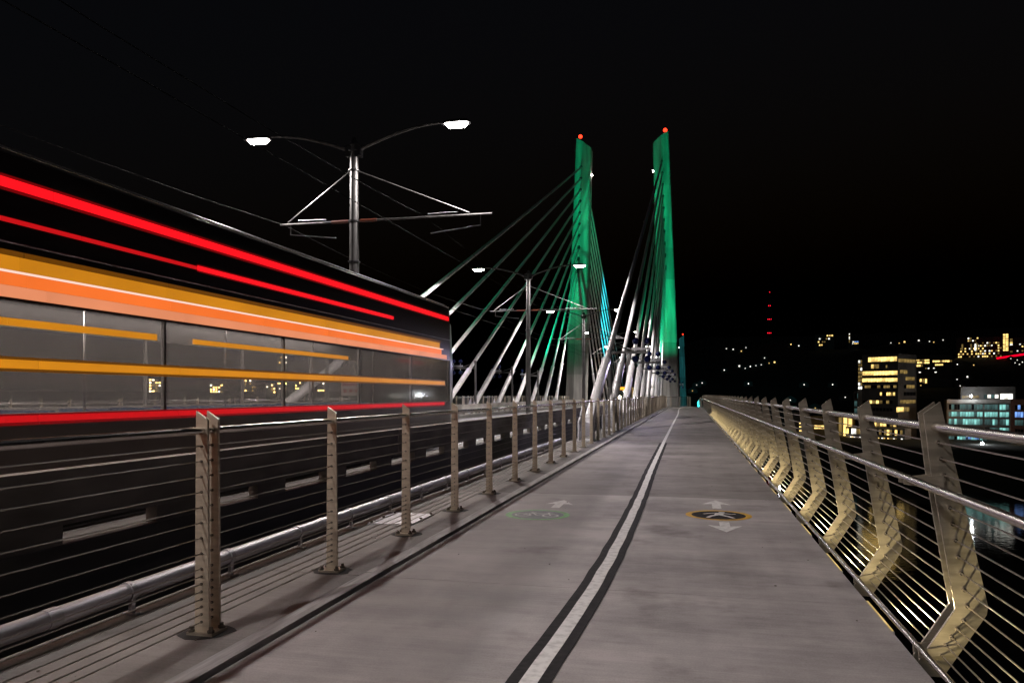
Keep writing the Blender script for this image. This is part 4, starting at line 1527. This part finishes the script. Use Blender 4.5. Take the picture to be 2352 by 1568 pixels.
# small houses with lit windows scattered over the hillside
HOUSE = [(268, 490), (315, 495), (405, 483), (372, 508), (253, 640), (358, 612), (400, 628), (435, 615), (475, 609), (512, 603), (567, 592), (605, 585), (535, 555),
         (98, 730), (422, 735), (812, 742), (1012, 742), (1420, 450), (1515, 443), (1478, 452), (1615, 433), (1785, 430), (1690, 440), (1720, 445), (720, 460), (775, 470),
         (1905, 425), (1955, 687), (1883, 705), (1905, 750), (1640, 625), (1690, 632), (1720, 660), (1650, 710), (1660, 745), (1630, 748), (2000, 605), (1885, 600), (1745, 660), (2290, 590),
         (2320, 600), (2340, 585), (2260, 560), (2305, 570), (715, 850), (890, 905), (1100, 830), (30, 785), (60, 745)]
def house_label(zu, zv):
    if zv > 720 and zu < 1500:
        where = 'low on the far bank, just above the outer railing'
    elif zu < 440 and zv < 520:
        where = 'on the hillside left of and below the radio mast'
    elif zu < 700:
        where = 'in the slanting row of lights below the radio mast'
    elif zu < 900:
        where = 'on the ridge just left of the hilltop block'
    elif zu < 1830 and zv < 480:
        where = 'on the dark ridge between the hilltop block and the hospital'
    elif zu < 1830:
        where = 'on the slope below the long hillside building'
    elif zu < 2050:
        where = 'in the dark wood below the hospital'
    else:
        where = 'below the red-lit sky bridge'
    return 'tiny lit house window ' + where


for i, (zu, zv) in enumerate(HOUSE):
    u, v = 1580.5 + zu * 0.328, 639.7 + zv * 0.328
    d = hill_d(u, v)
    p = P(u, v, d)
    s_ = d / 1764.0
    big = 1.6 if i in (5, 11, 18, 20, 27) else 1.0
    hz = ground_z(math.atan2(p.x, p.y), math.hypot(p.x, p.y))
    t = thing('hill_house', house_label(zu, zv), 'house', (p.x, p.y, min(hz, p.z - 3 * s_)), 'scattered houses on the hillside')
    zz = p.z - t.location.z
    w = max(4.0, 4.5 * s_)
    t.rotation_euler = (0, 0, -math.atan2(p.x, p.y))
    MB().box(-w, w, 0.1, 2 * w, -2, zz + 2.2 * s_).build('wall', M['bwall'], t)
    MB().prism([(-w - 0.4, zz + 2.2 * s_), (w + 0.4, zz + 2.2 * s_), (0, zz + 2.2 * s_ + w * 0.6)], lambda q: (q[0], -0.2, q[1]), lambda q: (q[0], 2 * w + 0.3, q[1])).build('roof', M['bwall'], t)
    wd = 1.0 * s_ * big
    MB().box(-wd, wd, -0.05, 0.1, zz - wd, zz + wd).build('window', M[random.choice(['win_white', 'win_white', 'win_warm'])], t)

# riverside lamps
M['star_white'] = emis('riverside_lamp_white_glow', (0.92, 0.97, 1.0), 120)
M['star_warm'] = emis('riverside_lamp_orange_glow', (1.0, 0.42, 0.08), 45)
for (u, v, d, mm, lab, rr) in ((2256, 1018, 240, 'star_white', 'brilliant white lamp on the far quay below the glass block', 0.42), (2231, 909.5, 262, 'star_white', 'brilliant white lamp on the roof of the glass block', 0.36),
                               (2334, 1027.5, 238, 'star_warm', 'orange quay lamp near the right picture edge', 0.34), (2160, 953.6, 262, 'star_warm', 'orange lamp between the two large river buildings', 0.38),
                               (1722, 1003, 268, 'star_warm', 'orange lamp seen through the outer railing posts', 0.3), (2330, 955, 262, 'star_white', 'white lamp at the glass block brick bay', 0.22),
                               (2306, 928, 264, 'star_white', 'white lamp at an upper floor of the glass block', 0.24), (1700, 1001, 266, 'star_white', 'small white lamp low behind the outer railing', 0.16), (1790, 1007, 266, 'star_white', 'second small white lamp low behind the outer railing', 0.14)):
    p = P(u, v, d)
    base = ground_z(math.atan2(p.x, p.y), math.hypot(p.x, p.y))
    if v < 960 and u > 2170:
        base = zat(918, 268) if v < 915 else p.z - 1.5
    t = thing('quay_lamp', lab, 'lamp', (p.x, p.y, base), 'lamps on the far river bank')
    MB().tube([(0, 0, 0), (0, 0, max(0.5, p.z - base))], 0.08, 6).build('pole', M['dark_steel'], t)
    MB().sphere((0, 0, p.z - base), rr, 10, 7).build('globe', M[mm], t, True)
    lamp_light('globe_bulb', t, (0, 0, p.z - base + rr + 0.4), (0, 0, 0), 700 * rr / 0.4, (0.92, 0.97, 1.0) if mm == 'star_white' else (1.0, 0.55, 0.2), 'POINT', 0, 0, 0.3)

# ------------------------------------------------------------------ city lights on the left, far beyond the bridge
LEFT = [(636, 660, 700, 816, 6, 7, 'slim high-rise with lit top windows seen through the tram'), (676, 716, 720, 862, 8, 6, 'broad mid-rise full of small lights seen through the tram'), (560, 590, 690, 862, 5, 5, 'low lit block left of the slim high-rise'),
        (610, 634, 680, 880, 4, 5, 'short lit block at the foot of the slim high-rise'), (728, 752, 740, 852, 4, 6, 'mid-rise with scattered lights right of the broad one'), (480, 520, 690, 880, 6, 4, 'low-lit block at the left beyond the tram'),
        (340, 372, 700, 868, 4, 5, 'small lit block far left beyond the tram'), (905, 925, 760, 856, 3, 8, 'thin lit block right of the near lamp post')]
for (u0, u1, d, vt, nx, ny, lab) in LEFT:
    bb = Building('city_block', lab, 'building', u0, u1, d, 0, 18, vt, 925, 'bwall', 'city blocks beyond the left bank')
    for k in range(ny):
        v0 = vt + 3 + k * (900 - vt) / ny
        bb.row(0.05, 0.95, v0, v0 + 2.6, nx, ['city_warm', 'city_warm', 'win_warm', 'city_white'], 0.5, 0.4)
b11 = Building('banded_depot', 'low building with long bright window bands left of the lamp post', 'building', 938, 1020, 420, 0, 16, 850, 925, 'bwall')
g11 = lambda u: (u - 938) / 82.0
b11.row(g11(941), g11(1014), 856, 858.5, 8, ['win_warm', 'win_white'], 1, 0.08)
b11.row(g11(975), g11(1014), 868, 870.5, 6, ['win_white', 'win_dim'], 1, 0.25)
for v0 in (900, 905, 910, 915):
    b11.row(g11(947), g11(998), v0, v0 + 3, 9, ['win_warm', 'win_white', 'win_dim'], .85, 0.2)
